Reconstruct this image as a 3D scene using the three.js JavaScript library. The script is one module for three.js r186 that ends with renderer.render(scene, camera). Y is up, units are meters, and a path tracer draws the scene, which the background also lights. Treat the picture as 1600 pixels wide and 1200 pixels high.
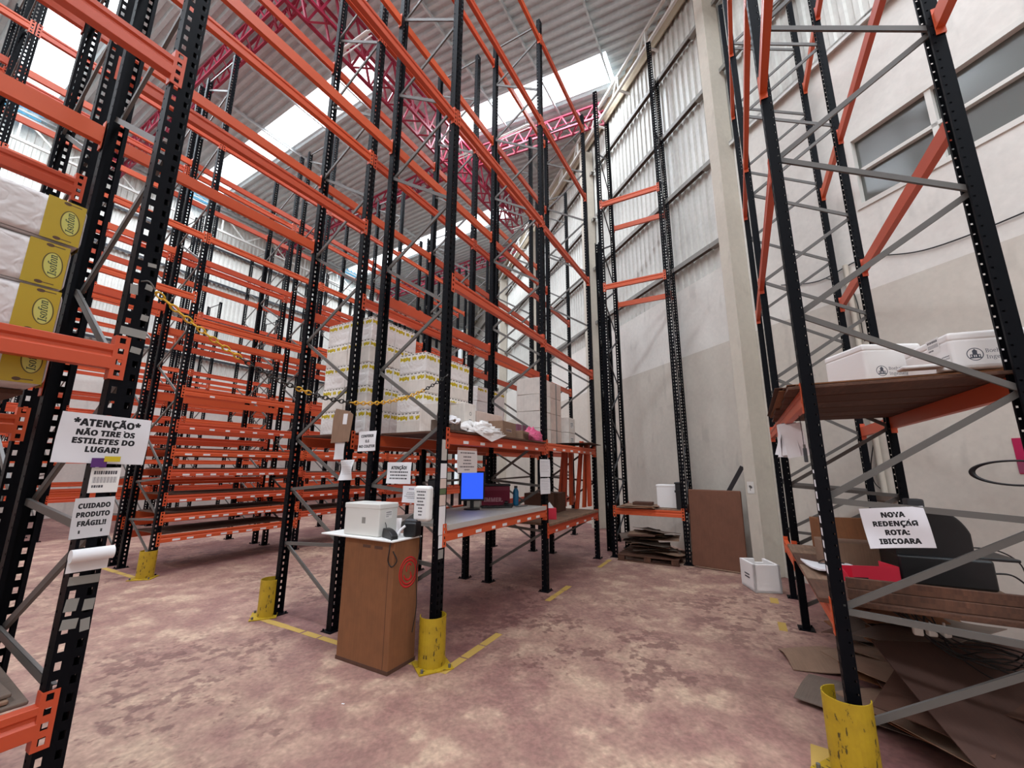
import * as THREE from 'three';
import { mergeGeometries } from 'three/addons/utils/BufferGeometryUtils.js';
import { RoundedBoxGeometry } from 'three/addons/geometries/RoundedBoxGeometry.js';
import { RectAreaLightUniformsLib } from 'three/addons/lights/RectAreaLightUniformsLib.js';

// ---------------------------------------------------------------- camera, sky, skylights' daylight, exposure
const scene = new THREE.Scene();
scene.background = new THREE.Color(0xdfe6ec);
const camera = new THREE.PerspectiveCamera(86.92, 4 / 3, 0.05, 120);
camera.position.set(0, 1.7, 0);
camera.rotation.order = 'YXZ';
camera.rotation.set(0.201777, 0.508717, 0.0038148);
const renderer = new THREE.WebGLRenderer({ antialias: true });
renderer.toneMapping = THREE.LinearToneMapping;
renderer.toneMappingExposure = 1.0;
renderer.shadowMap.enabled = true;
RectAreaLightUniformsLib.init();
const DAY = 25;                       // daylight through the translucent roof sheets
const RIDGE = { x: -8.2, y: 13.75 }, EAVE_L = { x: -20.0, y: 13.0 }, EAVE_R = { x: 16.4, y: 11.6 };
const STRIPS_L = [-15.4, -7.4, -2.4, 4.6], STRIPS_R = [-10.4, -2.4, 4.6];   // far edge (z) of every translucent sheet, 1 m wide
function roofY(x) { return x < RIDGE.x ? RIDGE.y + (EAVE_L.y - RIDGE.y) * (RIDGE.x - x) / (RIDGE.x - EAVE_L.x) : RIDGE.y + (EAVE_R.y - RIDGE.y) * (x - RIDGE.x) / (EAVE_R.x - RIDGE.x); }
function stripLight(z, x0, x1) {
  const l = new THREE.RectAreaLight(0xe9f4ff, DAY, x1 - x0, 0.96);
  const xm = (x0 + x1) / 2; l.position.set(xm, roofY(xm) - 0.13, z + 0.5); l.rotation.set(-Math.PI / 2, 0, 0);
  l.rotation.order = 'ZYX'; l.rotation.z = Math.atan2(roofY(x1) - roofY(x0), x1 - x0);
  scene.add(l);
}
const SKYL = [];
for (const z of STRIPS_L) SKYL.push([z, -19.0, -8.6, 0]);
for (const z of STRIPS_R) SKYL.push([z, -7.9, z < -9 ? -2.3 : z < -2 ? 6 : 12, 1]);
for (const [z, x0, x1] of SKYL) stripLight(z, x0, x1);

// ---------------------------------------------------------------- helpers
let seed = 7; const rnd = () => { seed = (seed * 1664525 + 1013904223) >>> 0; return seed / 4294967296; };
const rr = (a, b) => a + (b - a) * rnd();
const usedNames = {};
function numbered(n) { const k = usedNames[n] = (usedNames[n] ?? -1) + 1; return k ? `${n}_${String(k).padStart(3, '0')}` : n; }
function clean(g) { const q = g.index ? g.toNonIndexed() : g; for (const k of Object.keys(q.attributes)) if (!['position', 'normal', 'uv'].includes(k)) q.deleteAttribute(k); return q; }
function metreUV(g) {
  const p = g.attributes.position, n = g.attributes.normal, u = new Float32Array(p.count * 2);
  for (let i = 0; i < p.count; i++) {
    const ax = Math.abs(n.getX(i)), ay = Math.abs(n.getY(i)), az = Math.abs(n.getZ(i));
    if (ax >= ay && ax >= az) { u[2 * i] = p.getZ(i); u[2 * i + 1] = p.getY(i); } else if (ay >= az) { u[2 * i] = p.getX(i); u[2 * i + 1] = p.getZ(i); } else { u[2 * i] = p.getX(i); u[2 * i + 1] = p.getY(i); }
  }
  g.setAttribute('uv', new THREE.BufferAttribute(u, 2)); return g;
}
function box(w, h, d, x = 0, y = 0, z = 0) { const g = new THREE.BoxGeometry(w, h, d); g.translate(x, y, z); return metreUV(clean(g)); }
function span(x0, x1, y0, y1, z0, z1) { return box(x1 - x0, y1 - y0, z1 - z0, (x0 + x1) / 2, (y0 + y1) / 2, (z0 + z1) / 2); }
function rbox(w, h, d, r = 0.01, x = 0, y = 0, z = 0, s = 2) { const g = new RoundedBoxGeometry(w, h, d, s, Math.min(r, w / 2.01, h / 2.01, d / 2.01)); g.translate(x, y, z); return metreUV(clean(g)); }
function merge(a) { return mergeGeometries(a.map(clean)); }
function tube(pts, r, seg = 24, rad = 6) { return clean(new THREE.TubeGeometry(new THREE.CatmullRomCurve3(pts.map(p => new THREE.Vector3(...p))), seg, r, rad)); }
function bar(a, b, w, h) {            // a square bar between two points
  const A = new THREE.Vector3(...a), B = new THREE.Vector3(...b), L = A.distanceTo(B), g = new THREE.BoxGeometry(w, L, h);
  const q = new THREE.Quaternion().setFromUnitVectors(new THREE.Vector3(0, 1, 0), B.clone().sub(A).normalize());
  g.applyQuaternion(q); g.translate((A.x + B.x) / 2, (A.y + B.y) / 2, (A.z + B.z) / 2); return metreUV(clean(g));
}
function cyl(r0, r1, h, seg = 20, x = 0, y = 0, z = 0) { const g = new THREE.CylinderGeometry(r0, r1, h, seg); g.translate(x, y, z); return clean(g); }
function mesh(name, geo, mat, parent) { const m = new THREE.Mesh(Array.isArray(geo) ? merge(geo) : geo, mat); m.name = name; if (parent) parent.add(m); return m; }
function tag(o, label, category, group) { o.userData.label = label; o.userData.category = category; if (group) o.userData.group = group; return o; }
function thing(name, label, category, pos = [0, 0, 0], turn = 0, group) {
  const o = new THREE.Group(); o.name = numbered(name); o.position.set(...pos); o.rotation.y = turn; scene.add(o); return tag(o, label, category, group);
}
function solo(name, label, category, geo, mat, pos = [0, 0, 0], turn = 0, group) {
  const o = mesh(numbered(name), geo, mat, scene); o.position.set(...pos); o.rotation.y = turn; return tag(o, label, category, group);
}
function struct(name, geo, mat) { const o = geo ? mesh(name, geo, mat, scene) : new THREE.Group(); if (!geo) { o.name = name; scene.add(o); } o.userData.kind = 'structure'; return o; }

// ---------------------------------------------------------------- procedural textures
function hash(x, y, s) { let h = Math.imul(x, 374761393) ^ Math.imul(y, 668265263) ^ Math.imul(s, 2147483647 - 58); h = Math.imul(h ^ (h >>> 13), 1274126177); return ((h ^ (h >>> 16)) >>> 0) / 4294967296; }
function vnoise(x, y, per, s) {
  const xi = Math.floor(x), yi = Math.floor(y), fx = x - xi, fy = y - yi, m = a => ((a % per) + per) % per;
  const u = fx * fx * (3 - 2 * fx), v = fy * fy * (3 - 2 * fy);
  const a = hash(m(xi), m(yi), s), b = hash(m(xi + 1), m(yi), s), c = hash(m(xi), m(yi + 1), s), d = hash(m(xi + 1), m(yi + 1), s);
  return a + (b - a) * u + (c - a) * v + (a - b - c + d) * u * v;
}
function fbm(u, v, base, oct, s) { let t = 0, a = 0.5, n = 0, p = base; for (let i = 0; i < oct; i++) { t += a * vnoise(u * p, v * p, p, s + i * 17); n += a; a *= 0.55; p *= 2; } return t / n; }
const sstep = (a, b, x) => { const t = Math.min(1, Math.max(0, (x - a) / (b - a))); return t * t * (3 - 2 * t); };
function dataTex(n, f, metres, srgb = true) {
  const d = new Uint8Array(n * n * 4);
  for (let j = 0; j < n; j++) for (let i = 0; i < n; i++) { const c = f(i / n, j / n), k = 4 * (j * n + i); d[k] = c[0]; d[k + 1] = c[1]; d[k + 2] = c[2]; d[k + 3] = 255; }
  const t = new THREE.DataTexture(d, n, n); t.wrapS = t.wrapT = THREE.RepeatWrapping; t.magFilter = THREE.LinearFilter; t.minFilter = THREE.LinearMipmapLinearFilter; t.generateMipmaps = true;
  if (srgb) t.colorSpace = THREE.SRGBColorSpace; t.repeat.set(1 / metres, 1 / metres); t.needsUpdate = true; return t;
}
const mixc = (a, b, t) => [a[0] + (b[0] - a[0]) * t, a[1] + (b[1] - a[1]) * t, a[2] + (b[2] - a[2]) * t];
const floorTex = dataTex(2048, (u, v) => {
  const big = fbm(u, v, 3, 6, 11), mid = fbm(u + 0.05 * big, v, 9, 7, 31), fine = fbm(u, v, 170, 3, 51), grit = fbm(u + 0.03 * mid, v + 0.03 * big, 22, 7, 91), fleck = fbm(u, v, 64, 5, 77);
  const w = sstep(0.30, 0.66, 0.28 * big + 0.26 * mid + 0.46 * grit);        // paint worn down to the slab
  let c = mixc([138, 103, 96], [171, 142, 125], w);
  c = mixc(c, [191, 167, 145], 0.6 * sstep(0.5, 0.7, grit) * sstep(0.42, 0.6, mid));
  c = mixc(c, [104, 72, 68], 0.6 * sstep(0.52, 0.62, 0.5 * fleck + 0.5 * fbm(u + 0.37, v + 0.2, 12, 6, 78)) * sstep(0.4, 0.6, big));
  const k = 0.86 + 0.28 * fine; return [c[0] * k, c[1] * k, c[2] * k];
}, 4.2);
const floorBump = dataTex(1024, (u, v) => { const h = 255 * (0.6 * fbm(u, v, 12, 5, 31) + 0.4 * fbm(u, v, 90, 2, 5)); return [h, h, h]; }, 4.2, false);
const plasterTex = dataTex(1024, (u, v) => {
  const a = fbm(u, v, 5, 5, 3), b = fbm(u * 1, v, 60, 3, 8), st = fbm(u, v * 0.25, 16, 4, 23);
  const k = 232 + 16 * (a - 0.5) + 12 * (b - 0.5) - 14 * sstep(0.6, 0.78, st) * sstep(0.4, 0.7, a); return [k, k * 0.985, k * 0.965];
}, 3.1);
const tinTex = dataTex(512, (u, v) => { const a = fbm(u, v, 4, 5, 13), b = fbm(u, v, 40, 2, 18); const k = 226 + 34 * (a - 0.5) + 14 * (b - 0.5); return [k, k, k * 0.985]; }, 2.3);
const cardTex = dataTex(512, (u, v) => { const a = fbm(u, v, 6, 4, 41), f = vnoise(u * 128, v * 4, 128, 2); const k = 0.92 + 0.12 * (a - 0.5) + 0.06 * (f - 0.5); return [255 * k, 250 * k, 245 * k]; }, 0.6);
const woodTex = dataTex(512, (u, v) => { const g = fbm(u * 1, v * 0.12, 40, 4, 61), b = fbm(u, v, 4, 3, 66); const k = 0.78 + 0.3 * (g - 0.5) + 0.2 * (b - 0.5); return [255 * k, 244 * k, 235 * k]; }, 0.7);
const scuffTex = dataTex(512, (u, v) => {
  const a = fbm(u, v, 7, 5, 71), s = fbm(u * 1, v * 0.3, 30, 4, 74), k = sstep(0.60, 0.66, 0.5 * a + 0.5 * s);
  return mixc(mixc([190, 158, 26], [158, 126, 18], a), [52, 42, 22], 0.8 * k);
}, 0.42);
const wrapBump = dataTex(512, (u, v) => { const h = 255 * Math.abs(2 * fbm(u + 0.2 * fbm(u, v, 5, 3, 2), v, 6, 4, 81) - 1); return [h, h, h]; }, 0.7, false);

const M = {};
const std = (o) => new THREE.MeshStandardMaterial(o);
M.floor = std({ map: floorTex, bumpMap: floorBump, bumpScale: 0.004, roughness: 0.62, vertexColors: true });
M.linePaint = std({ color: 0xb8964a, roughness: 0.8 });
M.black = new THREE.MeshPhysicalMaterial({ color: 0x0a0b10, roughness: 0.5, specularIntensity: 0.16 });
M.orange = std({ color: 0xc44c2a, roughness: 0.45 });
M.orange2 = std({ color: 0xcf562c, roughness: 0.45 });
M.galv = std({ color: 0x5f5b57, roughness: 0.5 });
M.red = std({ color: 0x96203c, roughness: 0.5 });
M.white = std({ color: 0xe8e6e2, roughness: 0.6 });
M.offwhite = std({ color: 0xd9d5cd, roughness: 0.75 });
M.steelWhite = std({ color: 0xd8d6d0, roughness: 0.55 });
M.tin = std({ color: 0xeceae5, map: tinTex, roughness: 0.5 });
M.roof = std({ color: 0xe2eef4, map: tinTex, roughness: 0.5 });
M.upper = std({ color: 0xf5f3ef, map: plasterTex, roughness: 0.9 });
M.dado = std({ color: 0xe0dad1, map: plasterTex, roughness: 0.85 });
M.concrete = std({ color: 0xd9d2c6, map: plasterTex, roughness: 0.85 });
M.deck = std({ color: 0x8a8784, roughness: 0.9 });
M.skyPane = std({ color: 0xf2f4f2, roughness: 0.6, emissive: 0xf3f8ff, emissiveIntensity: 1.6 });
M.bluePane = std({ color: 0x8fc4de, roughness: 0.5, emissive: 0x57b4e0, emissiveIntensity: 0.55 });
M.card = std({ color: 0x8c5c3a, map: cardTex, roughness: 0.9 });
M.cardPale = std({ color: 0x957864, map: cardTex, roughness: 0.9 });
M.cardDark = std({ color: 0x5c3d2f, map: cardTex, roughness: 0.9 });  // dark brown card, darkened further for the deep shade under the right rack
M.cardGrey = std({ color: 0x75665c, map: cardTex, roughness: 0.9 });
M.wood = std({ color: 0x74503e, map: woodTex, roughness: 0.8 });
M.woodPale = std({ color: 0xa78a74, map: woodTex, roughness: 0.8 });
M.board = std({ color: 0xb9b2ab, roughness: 0.5 });
M.foam = std({ color: 0xece7e4, roughness: 0.85 });
M.wrapShade = std({ color: 0xcfc7c5, roughness: 0.4, bumpMap: wrapBump, bumpScale: 0.012 });  // greyer copy of the wrap: shade on the left packages put into the colour
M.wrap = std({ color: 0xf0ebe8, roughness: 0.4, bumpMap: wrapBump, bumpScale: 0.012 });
M.carton = std({ color: 0xf6f1ec, roughness: 0.7, map: cardTex });
M.cartonPink = std({ color: 0xe6d2c9, roughness: 0.75, map: cardTex });
M.tape = std({ color: 0xc9b21e, roughness: 0.5 });
M.yellow = std({ map: scuffTex, roughness: 0.55 });
M.chainY = std({ color: 0xd9a520, roughness: 0.4 });
M.chainB = std({ color: 0x17150f, roughness: 0.4 });
M.paper = std({ color: 0xe6e3e4, roughness: 0.85 });
M.plasticBlack = std({ color: 0x101114, roughness: 0.4 });
M.plasticGrey = std({ color: 0x46474b, roughness: 0.5 });
M.plasticPale = std({ color: 0xd9d6d0, roughness: 0.5 });
M.redBox = std({ color: 0xd3253f, roughness: 0.5 });
M.wine = std({ color: 0x7d1236, roughness: 0.5 });
M.pinkBag = std({ color: 0xd0557c, roughness: 0.3, bumpMap: wrapBump, bumpScale: 0.02 });
M.blueBottle = std({ color: 0x14628a, roughness: 0.25 });
M.purple = std({ color: 0x53246b, roughness: 0.5 });
M.greenGrey = std({ color: 0x5d6a48, roughness: 0.6 });
M.cable = std({ color: 0x151314, roughness: 0.5 });
M.screen = std({ color: 0x000000, emissive: 0x2f62ff, emissiveIntensity: 1.0, roughness: 0.3 });
M.glass = new THREE.MeshPhysicalMaterial({ color: 0x6c6e69, roughness: 0.22, transmission: 0.25, thickness: 0 });
M.girt = std({ color: 0x8b8780, roughness: 0.6 });
M.tapeGrey = std({ color: 0x8d8a84, roughness: 0.7 });
M.lampTube = std({ color: 0xf0eeee, roughness: 0.4 });
M.steelDark = std({ color: 0x3a3a3e, roughness: 0.5, metalness: 0.4 });

function canvasTex(w, h, draw) { const c = document.createElement('canvas'); c.width = w; c.height = h; const x = c.getContext('2d'); draw(x, w, h); const t = new THREE.CanvasTexture(c); t.colorSpace = THREE.SRGBColorSpace; t.anisotropy = 4; return t; }
function textTex(w, h, lines, o = {}) {
  return canvasTex(w, h, x => {
    x.fillStyle = o.bg ?? '#e4e1e3'; x.fillRect(0, 0, w, h); x.textAlign = o.align ?? 'center'; x.textBaseline = 'middle';
    for (const [t, px, y, f, col] of lines) { x.fillStyle = col ?? '#17161a'; x.font = `${f ?? 'bold'} ${px}px sans-serif`; x.fillText(t, w / 2, y * h, w * 0.94); if ((f ?? 'bold') === 'bold') { x.strokeStyle = x.fillStyle; x.lineWidth = px * 0.075; x.lineJoin = 'round'; x.strokeText(t, w / 2, y * h, w * 0.94); } }
    if (o.after) o.after(x, w, h);
  });
}
// a printed face laid on a surface: a thin plate whose front carries the print
function printed(name, w, h, tex, parent, pos, rot = [0, 0, 0], rough = 0.8) {
  const g = new THREE.PlaneGeometry(w, h); const m = mesh(name, clean(g), std({ map: tex, roughness: rough }), parent); m.position.set(...pos); m.rotation.set(...rot); return m;
}
// sheet of paper with a slight curl, front towards +z
function paperSheet(w, h, curl = 0.006, t = 0.0012) {
  const g = new THREE.BoxGeometry(w, h, t, 8, 8, 1), p = g.attributes.position;
  for (let i = 0; i < p.count; i++) { const a = p.getX(i) / w, b = p.getY(i) / h; p.setZ(i, p.getZ(i) + curl * (a * a * 4 * (0.6 - b) - 0.3 + 0.5 * Math.sin(5 * b + 3 * a))); }
  g.computeVertexNormals(); return clean(g);
}
function sign(name, label, w, h, tex, pos, turn, tilt = 0, curl = 0.006, group) {
  const o = thing(name, label, 'sign', pos, turn, group); o.rotation.order = 'YXZ'; o.rotation.z = tilt;
  mesh('sheet', paperSheet(w, h, curl), M.paper, o);
  const g = paperSheet(w * 0.995, h * 0.995, curl, 0.0004), m = mesh('lettering', g, std({ map: tex, roughness: 0.85 }), o);
  m.position.z = 0.0016; return o;
}

// ---------------------------------------------------------------- floor
{
  const x0 = -20.2, x1 = 16.5, z0 = -26, z1 = 8.2, g = new THREE.PlaneGeometry(x1 - x0, z1 - z0, 300, 280); g.rotateX(-Math.PI / 2); g.translate((x0 + x1) / 2, 0, (z0 + z1) / 2);
  const p = g.attributes.position, c = new Float32Array(p.count * 3), u = new Float32Array(p.count * 2);
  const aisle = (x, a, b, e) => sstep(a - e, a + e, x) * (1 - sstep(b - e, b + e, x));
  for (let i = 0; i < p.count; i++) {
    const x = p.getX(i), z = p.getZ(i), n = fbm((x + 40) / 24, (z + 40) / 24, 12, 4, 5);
    // trodden aisles have lost their red paint; under the racks it is still whole, with shade painted in
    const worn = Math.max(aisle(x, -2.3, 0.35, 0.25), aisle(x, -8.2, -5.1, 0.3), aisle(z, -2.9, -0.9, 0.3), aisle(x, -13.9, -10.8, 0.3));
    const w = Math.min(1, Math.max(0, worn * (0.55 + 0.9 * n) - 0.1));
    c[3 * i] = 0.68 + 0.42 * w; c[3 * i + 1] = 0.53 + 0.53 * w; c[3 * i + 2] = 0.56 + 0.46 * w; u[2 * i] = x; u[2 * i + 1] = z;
  }
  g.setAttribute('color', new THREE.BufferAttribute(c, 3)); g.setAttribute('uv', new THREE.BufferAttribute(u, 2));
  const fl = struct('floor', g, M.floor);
  const slab = mesh('slab', box(x1 - x0, 0.2, z1 - z0, (x0 + x1) / 2, -0.11, (z0 + z1) / 2), M.deck, fl);
  const line = (a, b, w = 0.09) => { const L = Math.hypot(b[0] - a[0], b[1] - a[1]), n = Math.ceil(L / 0.35), gs = [];
    const ang = Math.atan2(b[0] - a[0], b[1] - a[1]);
    for (let i = 0; i < n; i++) { const t = (i + 0.5) / n, g2 = new THREE.BoxGeometry(w * rr(0.75, 1), 0.0016, L / n * rr(0.8, 1.02)); g2.rotateY(ang); g2.translate(a[0] + (b[0] - a[0]) * t, 0.0012, a[1] + (b[1] - a[1]) * t); gs.push(metreUV(clean(g2))); }
    return mesh('painted_line', gs, M.linePaint, fl); };
  line([-5.05, -3.02], [-3.6, -3.02]); line([-2.75, -3.08], [-2.38, -3.08]); line([-2.37, -3.05], [-2.37, -4.0]); line([-2.37, -5.2], [-2.37, -6.0]); line([-2.33, -7.3], [-2.33, -8.0]);
  line([0.22, -5.55], [0.22, -5.85], 0.1); line([0.2, -6.55], [0.2, -6.85], 0.1); line([0.2, -2.9], [0.26, -3.5], 0.12); line([-8.1, -3.05], [-10.6, -3.05]);
}

// ---------------------------------------------------------------- corrugated sheet panels
function corrShape(n, pitch, d, back) {
  const s = new THREE.Shape(); s.moveTo(0, back); s.lineTo(0, 0);
  for (let i = 0; i < n; i++) { const a = i * pitch; s.lineTo(a + pitch * 0.36, 0); s.lineTo(a + pitch * 0.5, -d); s.lineTo(a + pitch * 0.86, -d); s.lineTo(a + pitch, 0); }
  s.lineTo(n * pitch, back); s.closePath(); return s;
}
const wallSheetCache = {};
function wallSheet(w, h) {           // ribs run upwards, ribbed side to +z, base at y = 0, from x = 0 to w
  const k = w + '|' + h; if (wallSheetCache[k]) return wallSheetCache[k];
  const g = new THREE.ExtrudeGeometry(corrShape(6, w / 6, 0.032, 0.012), { depth: h, bevelEnabled: false }); g.rotateX(-Math.PI / 2); return wallSheetCache[k] = metreUV(clean(g));
}
function roofSheet(L) {              // ribs run along x, ribbed side down, from x = 0 to L, 1 m wide towards -z
  const g = new THREE.ExtrudeGeometry(corrShape(4, 0.25, 0.08, 0.012), { depth: L, bevelEnabled: false }); g.rotateY(Math.PI / 2); return metreUV(clean(g));
}

// ---------------------------------------------------------------- ceiling
{
  const ceil = struct('ceiling');
  const slope = (xa, xb) => { const L = Math.hypot(xb - xa, roofY(xb) - roofY(xa)), a = Math.atan2(roofY(xb) - roofY(xa), xb - xa); return [L, a]; };
  const [LL, aL] = slope(EAVE_L.x, RIDGE.x), [LR, aR] = slope(RIDGE.x + 0.001, EAVE_R.x);
  for (const [x, L, a] of [[EAVE_L.x, LL, aL], [RIDGE.x, LR, aR]]) { const d = mesh('light_block_deck', box(L + 0.05, 0.12, 35.2, L / 2, 0.12, 0), M.deck, ceil); d.position.set(x, roofY(x), -8.9); d.rotation.z = a; }  // unseen slabs added above the sheets to block outside light
  const gL = roofSheet(LL), gR = roofSheet(LR);
  const paneEdge = (L, x0, x1, xs, pane, name, z, a) => {            // part of a strip
    const m = mesh(name, roofSheet(x1 - x0), pane, ceil); m.position.set(xs + (x0 - xs), roofY(x0), z + 1); m.rotation.z = a; };
  for (let k = 0; k < 34; k++) {
    const z = -26.4 + k; // sheet from z to z + 1
    if (!STRIPS_L.some(s => Math.abs(s - z) < 0.01)) { const m = mesh('roof_sheet', gL, M.roof, ceil); m.position.set(EAVE_L.x, EAVE_L.y, z + 1); m.rotation.z = aL; }
    else { paneEdge(0, -20.0, -19.1, -20.0, M.bluePane, 'skylight_end_sheet', z, aL); paneEdge(0, -19.1, -8.55, -20, M.skyPane, 'skylight_sheet', z, aL); paneEdge(0, -8.55, -8.2, -20, M.roof, 'roof_sheet', z, aL); }
    if (!STRIPS_R.some(s => Math.abs(s - z) < 0.01)) { const m = mesh('roof_sheet', gR, M.roof, ceil); m.position.set(RIDGE.x, RIDGE.y, z + 1); m.rotation.z = aR; }
    else { const e = SKYL.find(s => s[3] && s[0] === STRIPS_R.find(q => Math.abs(q - z) < 0.01)); paneEdge(0, -8.199, -7.85, 0, M.roof, 'roof_sheet', z, aR); paneEdge(0, -7.85, e[2] + 0.05, 0, M.skyPane, 'skylight_sheet', z, aR); paneEdge(0, e[2] + 0.05, 16.4, 0, M.roof, 'roof_sheet', z, aR); }
  }
  const purlin = box(0.05, 0.11, 33.8, 0, 0, 0);
  for (let x = -19.2; x < 15; x += 1.87) { if (Math.abs(x - RIDGE.x) < 0.5) continue; const m = mesh('purlin', purlin, M.roof, ceil); m.position.set(x, roofY(x) - 0.11, -9); }
}

// ---------------------------------------------------------------- walls
const THETA = -43.5 * Math.PI / 180, W0 = [0, -8.55];              // the oblique wall: local x runs to the near right, local +z into the room
function wallPoint(s, out, y) { return [W0[0] + s * 0.7254 - out * 0.6884, y, W0[1] + s * 0.6884 + out * 0.7254]; }
{
  const w = struct('wall_right'); w.position.set(W0[0], 0, W0[1]); w.rotation.y = THETA;
  const T = -0.2;
  mesh('painted_dado', [span(-29.5, 22.4, 0, 4.09, T, 0)], M.dado, w);
  mesh('plaster', [span(-29.5, 0, 4.09, 5.63, T, 0), span(0, 2.45, 4.09, 7.99, T, 0), span(2.45, 5.2, 4.09, 5.27, T, 0), span(2.45, 5.2, 6.41, 7.99, T, 0), span(5.2, 22.4, 4.09, 7.99, T, 0)], M.upper, w);
  mesh('outer_skin', [span(-29.5, 22.4, 5.63, 13.6, T - 0.1, T - 0.04)], M.deck, w);
  for (let k = -2; k < 25; k++) { const m = mesh('wall_sheet', wallSheet(1.1, 7.6), M.tin, w); m.position.set(-27.5 + k * 1.1, 5.56, -0.06); }
  for (let k = 0; k < 20; k++) { const m = mesh('wall_sheet', wallSheet(1.1, 5.4), M.tin, w); m.position.set(k * 1.1, 7.95, -0.06); }
  for (const y of [6.12, 7.93, 9.67, 11.4]) for (let k = 0; k < 6; k++) mesh('girt', [span(-27.2 + k * 4.6 - 0.4, -22.7 + k * 4.6 - 0.4, y - 0.05, y + 0.05, 0.035, 0.045), span(-27.6 + k * 4.6, -23.1 + k * 4.6, y + 0.04, y + 0.05, 0, 0.13), span(-27.6 + k * 4.6, -23.1 + k * 4.6, y - 0.05, y + 0.05, 0.125, 0.135), ...(k === 5 ? [span(-0.1, 0.37, y - 0.05, y + 0.05, 0, 0.13)] : [])], M.girt, w);
  for (const y of [9.67, 11.4]) mesh('girt', [span(0.4, 22, y + 0.04, y + 0.05, 0, 0.13), span(0.4, 22, y - 0.05, y + 0.05, 0.125, 0.135)], M.girt, w);
  mesh('ledge', [span(0.25, 22, 7.95, 7.99, -0.02, 0.1), span(0.25, 22, 7.9, 7.99, 0.09, 0.1)], M.steelWhite, w);
  mesh('gutter_board', [span(-27.6, 22.4, 12.55, 13.4, 0.05, 0.08)], std({ color: 0xb3a48d, roughness: 0.9 }), w);
}
{ // high window in the right part of the oblique wall
  const w = struct('window_1'); w.position.set(W0[0], 0, W0[1]); w.rotation.y = THETA;
  mesh('window_frame', [span(2.45, 2.52, 5.27, 6.41, -0.12, 0.02), span(5.13, 5.2, 5.27, 6.41, -0.12, 0.02), span(2.52, 5.13, 6.34, 6.41, -0.12, 0.02), span(2.52, 5.13, 5.27, 5.34, -0.12, 0.02)], M.offwhite, w);
  mesh('mullion', span(3.36, 3.42, 5.34, 6.34, -0.11, 0.0), M.offwhite, w); mesh('mullion', span(4.26, 4.32, 5.34, 6.34, -0.11, 0.0), M.offwhite, w);
  mesh('transom', span(2.52, 5.13, 5.81, 5.86, -0.11, 0.0), M.offwhite, w);
  const xs = [2.52, 3.36, 4.26, 5.13], off = [0.0, 0.06, 0.06];
  for (let i = 0; i < 3; i++) for (const [y0, y1] of [[5.34, 5.81], [5.86, 6.34]]) mesh('pane', span(xs[i] + (i ? off[i] : 0), xs[i + 1], y0, y1, -0.07, -0.064), M.glass, w);
  mesh('outer_reveal', span(2.45, 5.2, 5.27, 6.41, -0.4, -0.3), std({ color: 0x45443f, roughness: 0.9 }), w);
}
{
  const w = struct('wall_left'); w.position.set(-19.9, 0, 0);
  mesh('masonry', [span(-0.2, 0, 0, 5.6, -26, 8.2)], M.upper, w);
  mesh('outer_skin', [span(-0.3, -0.2, 5.6, 13.4, -26, 8.2)], M.deck, w);
  for (let k = 0; k < 31; k++) { const m = mesh('wall_sheet', wallSheet(1.1, 7.35), M.tin, w); m.position.set(-0.05, 5.55, 8.0 - k * 1.1); m.rotation.y = Math.PI / 2; }
  for (const y of [6.2, 7.92, 9.7, 11.3]) mesh('girt', [span(0, 0.13, y + 0.04, y + 0.05, -25.8, 8), span(0.12, 0.13, y - 0.05, y + 0.05, -25.8, 8)], M.steelDark, w);
}
struct('wall_back', [span(-20.2, 16.6, 0, 13.9, 8.0, 8.2)], M.upper);

// concrete columns of the oblique wall
for (const [i, s] of [0, -5.05, -10.1, -15.2].entries()) {
  const c = thing('concrete_column', ['pale concrete column rising beside the leaning brown cardboard sheet', 'pale concrete column behind the narrow rack with short beams', 'pale concrete column far along the oblique wall, third from the white box', 'furthest pale concrete column on the oblique wall'][i], 'column', wallPoint(s, 0, 0), THETA);
  const ox = i ? 0 : 0.375; mesh('shaft', rbox(0.228, 12.3, 0.386, 0.012, 0.115 + ox, 6.15, 0.19), M.concrete, c);
  if (i === 0) { const p = printed('paper_note', 0.13, 0.19, textTex(128, 192, [], { bg: '#d6d2cb', after: (x, w, h) => { x.fillStyle = '#55524e'; x.beginPath(); x.ellipse(64, 84, 34, 22, 0.5, 0, 7); x.fill(); x.fillRect(48, 96, 12, 50); } }), c, [0.115 + ox, 1.38, 0.3875]); }
}

// ---------------------------------------------------------------- roof steelwork
const strutGeo = {};
function lattice(parent, L, h, wd, n, r, mat) {        // box lattice along +x from the origin, bottom chords at y = 0
  for (const z of [-wd / 2, wd / 2]) { mesh('bottom_chord', box(L, r, r, L / 2, 0, z), mat, parent); mesh('top_chord', box(L, r, r, L / 2, h, z), mat, parent); }
  const p = L / n, k = [p, h, r].join();
  const d1 = strutGeo[k + 'a'] ??= bar([0, 0, 0], [p / 2, h, 0], r * 0.7, r * 0.7), d2 = strutGeo[k + 'b'] ??= bar([0, h, 0], [p / 2, 0, 0], r * 0.7, r * 0.7), cr = strutGeo[wd + k + 'c'] ??= bar([0, 0, -wd / 2], [p / 2, 0, wd / 2], r * 0.6, r * 0.6);
  for (let i = 0; i < n; i++) {
    for (const z of [-wd / 2, wd / 2]) { const a = mesh('web_bar', d1, mat, parent), b = mesh('web_bar', d2, mat, parent); a.position.set(i * p, 0, z); b.position.set(i * p + p / 2, 0, z); }
    const c = mesh('lacing_bar', cr, mat, parent); c.position.set(i * p, 0, 0);
  }
}
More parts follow.
